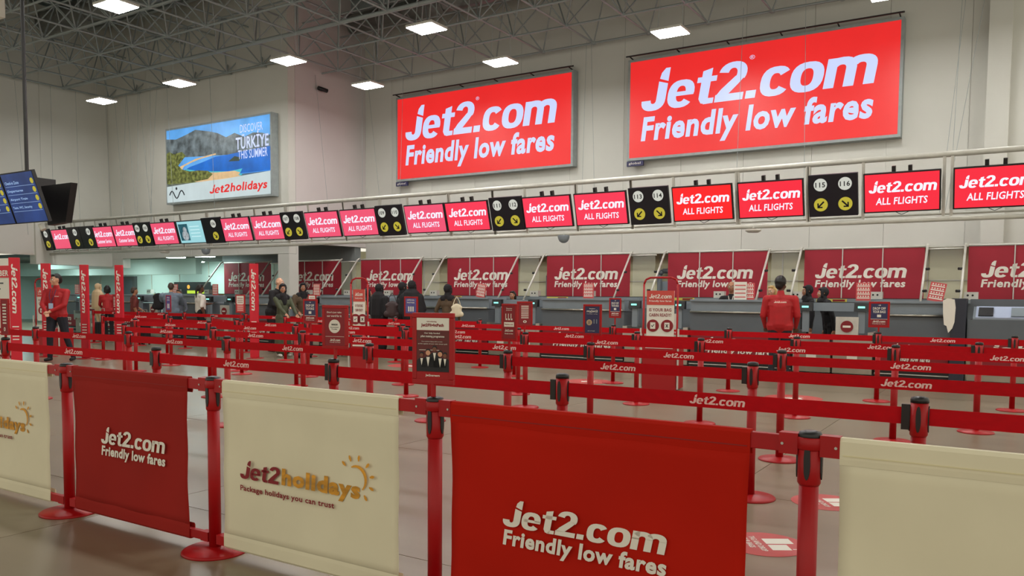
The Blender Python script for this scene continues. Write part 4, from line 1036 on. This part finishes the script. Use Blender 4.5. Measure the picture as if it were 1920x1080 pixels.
    # legs
    for i, s_ in ((0, 1), (1, -1)):
        fx, fy = feet[i]
        if seat:
            hp_, kn, an = (s_*.1, 0, .90), (s_*.13, -.42, .86), (s_*.13, -.38, .42)
        else:
            hp_ = (s_*.092, 0, .92); an = (fx, fy, .10); kn_, _ = ik(hp_, an, .425, .405, (0, -1, 0)); kn = tuple(kn_)
        P.append((hp_, kn, .098*min(B, 1.15), .066, L_)); P.append((kn, an, .064, .05, L_))
        P.append(((an[0], an[1]+.02, an[2]-.052), (an[0]*1.12, an[1]-.13, an[2]-.062), .043, .036, SH, (1, 1, .9)))
        P.append(((an[0], an[1], an[2]-.03), an, .045, .046, L_))
    if coat:
        for z0, z1, ra, rb in coat: P.append((v(0, .01, z0), v(0, .0, z1), ra, rb, T, (1.1, .82, 1)))
    body = inst('body', solid(P, voxel, [top, legs, SK[skin], shoes]), t)
    # eyes, brows, mouth
    if face:
        for s_ in (-1, 1):
            e = MB(); c = Vector(hp(s_*.031, -.079, .004)); bmm = bmesh.new(); bmesh.ops.create_uvsphere(bmm, u_segments=10, v_segments=8, radius=.0135)
            for v_ in bmm.verts: v_.co += c
            me_ = bpy.data.meshes.new('eye'); bmm.to_mesh(me_); bmm.free(); me_.materials.append(M_EYE); eo = inst('eye', me_, t)
            c1 = Vector(hp(s_*.031, -.089, .004)); c2 = Vector(hp(s_*.031, -.0945, .004)); MB().cyl(c1, c2, .0068, 10).build('iris', M_IRIS, eo)
            MB().cyl(hp(s_*.014, -.094, .026), hp(s_*.05, -.083, .027), .0045, 6).build('eyebrow', hair, t)
        MB().cyl(hp(-.021, -.097, -.056), hp(.021, -.097, -.056), .0055, 8).build('mouth', M_LIP, t)
    # hair or headscarf
    Hh = []
    if style in ('short', 'bob', 'tail', 'long'):
        Hh += [(hp(0, .026, .045+.06*(hv-1)), hp(0, .026, .045+.06*(hv-1)), .102*hv, .102*hv, 0, (.8, .92, .9)), (hp(0, .06, -.01), hp(0, .05, .03), .07, .075, 0), (hp(-.04, -.05, .095), hp(.04, -.05, .095), .022, .022, 0)]
        for s_ in (-1, 1): Hh.append((hp(s_*.068, .025, .03), hp(s_*.07, .02, .0), .02, .015, 0))
        if style == 'bob': Hh += [(hp(s_*.06, .04, .03), hp(s_*.07, .045, -.09), .045, .035, 0) for s_ in (-1, 1)]+[(hp(0, .06, 0), hp(0, .06, -.1), .075, .06, 0)]
        if style == 'tail': Hh += [(hp(0, .1, .03), hp(.0, .13, -.05), .04, .035, 0), (hp(0, .13, -.05), hp(.01, .13, -.26), .033, .012, 0)]
        if style == 'long': Hh += [(hp(0, .06, 0), hp(0, .075, -.28), .08, .07, 0)]+[(hp(s_*.07, .03, 0), hp(s_*.085, .02, -.25), .035, .03, 0) for s_ in (-1, 1)]
    if style == 'fringe': Hh += [(hp(0, .07, -.015), hp(0, .075, -.02), .068, .065, 0), (hp(-.07, .02, .0), hp(-.07, .02, .01), .018, .018, 0), (hp(.07, .02, .0), hp(.07, .02, .01), .018, .018, 0)]
    if style == 'bald': Hh = [(hp(0, .075, -.02), hp(0, .075, -.02), .05, .05, 0, (1.2, .8, .8)), (hp(-.073, .035, -.01), hp(-.073, .035, .0), .016, .016, 0), (hp(.073, .035, -.01), hp(.073, .035, .0), .016, .016, 0)]
    if style in ('hijab', 'cape'):
        Hh += [(hp(0, .034, .03), hp(0, .03, .02), .112, .108, 0, (.86, .96, 1.02)), (hp(0, .02, -.08), hp(0, .02, -.16), .078, .095, 0), (hp(0, -.035, -.105), hp(0, -.045, -.16), .05, .075, 0, (1.1, .9, 1)),
               (v(-.11, .01, 1.43), v(.11, .01, 1.43), .088, .088, 0), (v(0, -.03, 1.42), v(0, -.06, 1.3), .1, .07, 0)]
        for s_ in (-1, 1): Hh.append((hp(s_*.062, -.03, .04), hp(s_*.066, -.03, -.06), .026, .03, 0))
        Hh.append((hp(-.045, -.055, .088), hp(.045, -.055, .088), .022, .022, 0))
        if style == 'cape': Hh += [(v(0, .04, 1.4), v(0, .05, 1.0), .2, .21, 0, (1.1, .75, 1)), (v(-.17*B, .01, 1.38), v(-.2*B, .02, 1.05), .1, .1, 0), (v(.17*B, .01, 1.38), v(.2*B, .02, 1.05), .1, .1, 0)]
    if Hh: inst('headscarf' if style in ('hijab', 'cape') else 'hair', solid(Hh, .0095, [scarf or hair], 4), t)
    t['_'] = 0; del t['_']
    return t, hp, v
G = 'people at the check-in desks'
# standing staff member, left
fr = (.10, -.24, .96)
t, hp, v = person('man in a red jacket with lanyard standing with hands clasped, at left', -17.17, 9.3, .5, 1.83, 'light', M_JAC, M_NAVC, hands=((.05, -.25, 1.02), (-.06, -.26, 1.0)), elbow=((.9, .3, -.2), (-.9, .3, -.2)), feet=((.26, .10), (-.10, -.10)), bulk=1.14, voxel=.009, head_turn=-.55, jacket=True)
lan = MB().tube([(-.06, -.09, 1.46), (-.05, -.155, 1.32), (0, -.175, 1.16)], .006, 5).tube([(.06, -.09, 1.46), (.05, -.155, 1.32), (0, -.175, 1.16)], .006, 5).build('lanyard', M_NAVY, t)
MB().box(-.045, .045, -.19, -.18, 1.06, 1.17).build('badge', mat('badge_pale_blue', (170, 200, 226), .4), t)
text_obj('JET', .06, .15, 1.3, 1.325, -.158, M_WHT, t, 'chest_logo')
MB().cyl((0, -.118, 1.42), (0, -.165, 1.1), .004, 5).build('zip', M_BLK, t)
# standing staff member, right, from behind
t, hp, v = person('man in a red jacket seen from behind, standing before the desks', -3.55, 14.35, PI+.2, 1.79, 'dark', M_JAC, M_NAVC, hands=((.25, -.17, .92), (-.25, -.17, .92)), elbow=((.25, .6, 0), (-.25, .6, 0)), feet=((.13, .02), (-.12, 0)), bulk=1.2, voxel=.009, head_turn=-.45, jacket=True, hv=1.22)
bl = text_obj('JET', -.1, .1, 1.385, 1.42, 0, M_WHT, t, 'back_logo'); bl.rotation_euler = (0, 0, PI); bl.location = (.1, .165, 1.335)
MB().cyl((-.17, .035, .91), (.17, .035, .91), .012, 6).build('hem_cord', M_MAROON, t)
# woman in green coat
COAT = [(.95, .45, .16, .19), (.45, .22, .19, .2)]
t, hp, v = person('woman in a long olive green coat and black headscarf holding a suitcase handle', -14.45, 13.0, 1.35, 1.68, 'mid', M_GREEN, M_GREEN, M_SHOEW, hands=((.16, -.4, 1.0), (-.14, -.45, 1.0)), elbow=((.5, .5, -.8), (-.4, .5, -.8)), style='hijab', scarf=M_BLKC, coat=COAT, voxel=.010, head_turn=-.55)
t, hp, v = person('bald man in a black jacket leaning forward behind the woman in green', -15.9, 13.95, 1.9, 1.86, 'light', M_BLKC, M_BLKC, hands=((.15, -.4, 1.05), (-.15, -.4, 1.05)), style='bald', hair=M_HAIRG, bulk=1.2, lean=.28)
person('woman in a brown coat and dark headscarf behind the green coat woman', -15.8, 14.9, 1.1, 1.74, 'mid', M_BRN, M_BRN, hands=((.2, -.4, 1.1), (-.2, -.3, 1.0)), style='hijab', scarf=M_BLKC, coat=COAT, head_turn=-.3, bulk=1.15)
person('person in a tan coat leaning over the desk', -14.15, 15.05, 2.5, 1.6, 'mid', M_TAN, M_TAN, hands=((.1, -.5, 1.15), (-.2, -.45, 1.15)), style='hijab', scarf=M_BLKC, lean=.5, coat=COAT, face=False)
person('woman covered in black seen from behind, by a tan coat', -13.05, 14.75, PI-.2, 1.70, 'mid', M_BLKC, M_BLKC, hands=((.2, -.2, 1.0), (-.2, -.2, 1.0)), style='cape', scarf=M_BLKC, coat=COAT, bulk=1.4, face=False)
person('woman in black with a headscarf nearest the violet sign', -11.85, 14.5, PI+.35, 1.77, 'mid', M_BLKC, M_BLKC, hands=((.2, -.2, 1.0), (-.2, -.2, 1.0)), style='cape', scarf=M_BLKC, coat=COAT, bulk=1.1, face=False)
t, hp, v = person('woman in black with a dark shoulder bag beside the violet sign', -12.45, 14.9, PI-.5, 1.74, 'mid', M_BLKC, M_BLKC, hands=((.2, -.2, 1.0), (-.2, -.2, 1.0)), style='hijab', scarf=M_BLKC, coat=COAT, bulk=1.15, face=False)
t, hp, v = person('woman in a brown dress and black headscarf carrying a cream bag', -11.05, 14.8, PI+.15, 1.69, 'mid', M_BRN, M_BLKC, hands=((.22, -.1, .95), (-.25, -.1, .95)), style='hijab', scarf=M_BLKC, coat=COAT, face=False)
# travellers at left
t, hp, v = person('woman in a white short-sleeved shirt with a black ponytail', -19.55, 14.6, PI-.3, 1.70, 'dark', M_WSH, M_BLKC, hands=((.2, -.35, 1.2), (-.3, .0, .9)), style='tail', short=True, face=False, bulk=1.25)
person('grey-haired man in a grey blue top with a dark backpack', -20.3, 14.2, -PI*.72, 1.74, 'light', M_BLU, M_NAVC, M_SHOEW, hands=((.15, -.4, 1.15), (-.15, -.4, 1.15)), style='short', hair=M_HAIRB, bulk=1.3, face=False)
person('man in a rust brown shirt by the third totem', -22.5, 14.5, PI-.3, 1.62, 'mid', M_RUST, M_NAVC, hands=((.2, -.3, 1.0), (-.25, 0, .9)), short=True, style='short', hair=M_HAIRB, face=False, bulk=1.1)
person('woman in a red jacket with dark hair bent towards the desk at left', -23.9, 14.5, -PI*.7, 1.68, 'mid', M_JAC, M_BLKC, hands=((.15, -.35, 1.0), (-.15, -.35, 1.0)), style='bob', lean=.12, face=False)
person('person in a cream shawl behind the second totem', -25.2, 15.0, PI, 1.74, 'mid', M_CRM, M_CRM, hands=((.2, -.2, .95), (-.2, -.2, .95)), style='cape', scarf=M_CRM, face=False)
person('person in a grey waistcoat standing before the pale recess', -21.5, 15.3, .5, 1.56, 'mid', mat('grey_waistcoat', (84, 88, 98), .8), M_NAVC, hands=((.2, -.1, .9), (-.2, -.1, .9)), style='bob', hair=M_HAIRB)
# agents behind the desks
def agent(label, x, y, H, facing=0, **k): return person(label, x, y, facing, H, **k)
t, hp, v = agent('seated male agent in a dark suit with a pale lanyard behind the desk', -5.4, 17.55, 1.80, .2, skin='mid', top=M_BLKC, legs=M_BLKC, style='bald', hair=M_HAIR, hands=((.1, -.33, 1.2), (-.15, -.33, 1.2)))
MB().tube([(-.05, -.09, 1.45), (0, -.145, 1.2)], .008, 5).tube([(.05, -.09, 1.45), (0, -.145, 1.2)], .008, 5).build('lanyard', M_WHT, t)
agent('seated agent with pale fair hair half hidden by the standing man in red', -4.47, 17.3, 1.70, -.2, skin='light', top=M_JAC, style='bob', hair=mat('fair_hair', (196, 160, 100), .5))
agent('woman in a black headscarf facing left, right of the man in red', -3.8, 17.55, 1.71, -.9, skin='mid', top=M_BLKC, legs=M_BLKC, style='hijab', scarf=M_BLKC)
agent('woman in a black headscarf bending low beside the pink sign', -3.24, 17.1, 1.66, -1.0, skin='mid', top=M_BLKC, legs=M_BLKC, style='hijab', scarf=M_BLKC, lean=.25)
agent('agent with dark hair sitting low behind the violet sign desk', -14.6, 17.4, 1.56, .3, skin='mid', top=M_JAC, style='bob')
agent('agent with dark hair sitting low right of the cream bag', -10.95, 17.4, 1.57, 0, skin='mid', top=M_BLKC, style='bob')
agent('agent with dark hair half hidden behind the leaning pink sign', -11.9, 17.4, 1.55, 0, skin='mid', top=M_BLKC, style='bob')

# bags and luggage
def suitcase(x, y, rz, label, m_, w_=.4, h=.58):
    t = thing('suitcase', label, 'suitcase', (x, y, 0), rz, 'suitcases on the hall floor')
    MB().box(-w_/2, w_/2, -.12, .12, .05, h).build('shell', m_, t, bevel=.03)
    for k in range(4): MB().box(-w_/2+.06+k*w_/4, -w_/2+.075+k*w_/4, -.128, -.118, .1, h-.06).build('rib', m_, t)
    for sx in (-1, 1):
        for sy in (-1, 1): MB().cyl((sx*(w_/2-.05)-.012, sy*.09, .027), (sx*(w_/2-.05)+.012, sy*.09, .027), .026, 12).build('wheel', M_BLK, t)
    MB().tube([(-.09, .08, h), (-.09, .08, .98), (.09, .08, .98), (.09, .08, h)], .009, 8).build('handle', M_SILV, t)
suitcase(-13.8, 13.0, .3, 'dark suitcase beside the woman in the green coat', mat('dark_plum_shell', (58, 38, 46), .4))
suitcase(-13.45, 14.0, .2, 'black suitcase beside the woman in black', M_BLKC)
suitcase(-12.75, 13.9, .2, 'second black suitcase behind the belts near the violet sign', M_BLKC)
suitcase(-20.9, 13.7, .1, 'black suitcase at the feet of the grey-haired man', M_BLKC)
suitcase(-23.3, 13.9, .1, 'black suitcase near the third totem', M_BLKC)
def handbag(x, y, z, rz, m_, label, s_=1):
    t = thing('handbag', label, 'bag', (x, y, z), rz)
    o = inst('body', solid([((-.1*s_, 0, .06), (.1*s_, 0, .05), .06*s_, .06*s_, 0, (1, .7, 1)), ((-.09*s_, 0, .2*s_), (.09*s_, 0, .2*s_), .04*s_, .04*s_, 0), ((0, 0, .08), (0, 0, .2*s_), .1*s_, .09*s_, 0, (1.2, .5, 1))], .01, [m_], 6), t)
    MB().tube([(-.1*s_, 0, .2*s_), (-.05*s_, 0, .36*s_), (0, 0, .44*s_), (.05*s_, 0, .36*s_), (.1*s_, 0, .2*s_)], .009, 6).build('strap', m_, t)
handbag(-10.62, 14.55, .98, .5, mat('cream_leather', (214, 204, 176), .5), 'cream shoulder bag of the woman in brown', 1.0)
handbag(-12.4, 14.45, .95, .6, mat('dark_plum_leather', (60, 42, 44), .5), 'dark plum shoulder bag of the woman in black', 1.25)
t = thing('backpack', 'dark backpack on the grey-haired man', 'bag', (-20.62, 14.02, 1.0), -PI*.72)
inst('body', solid([((-.08, .0, .08), (.08, .0, .08), .1, .1, 0, (1, .8, 1)), ((-.07, .0, .34), (.07, .0, .34), .08, .08, 0, (1, .8, 1)), ((0, -.0, .1), (0, 0, .35), .13, .11, 0, (1.1, .7, 1))], .012, [M_BLKC], 5), t)
for s_ in (-1, 1): MB().tube([(s_*.08, -.05, .42), (s_*.1, -.2, .46), (s_*.1, -.3, .3)], .012, 6).build('strap', M_BLK, t)
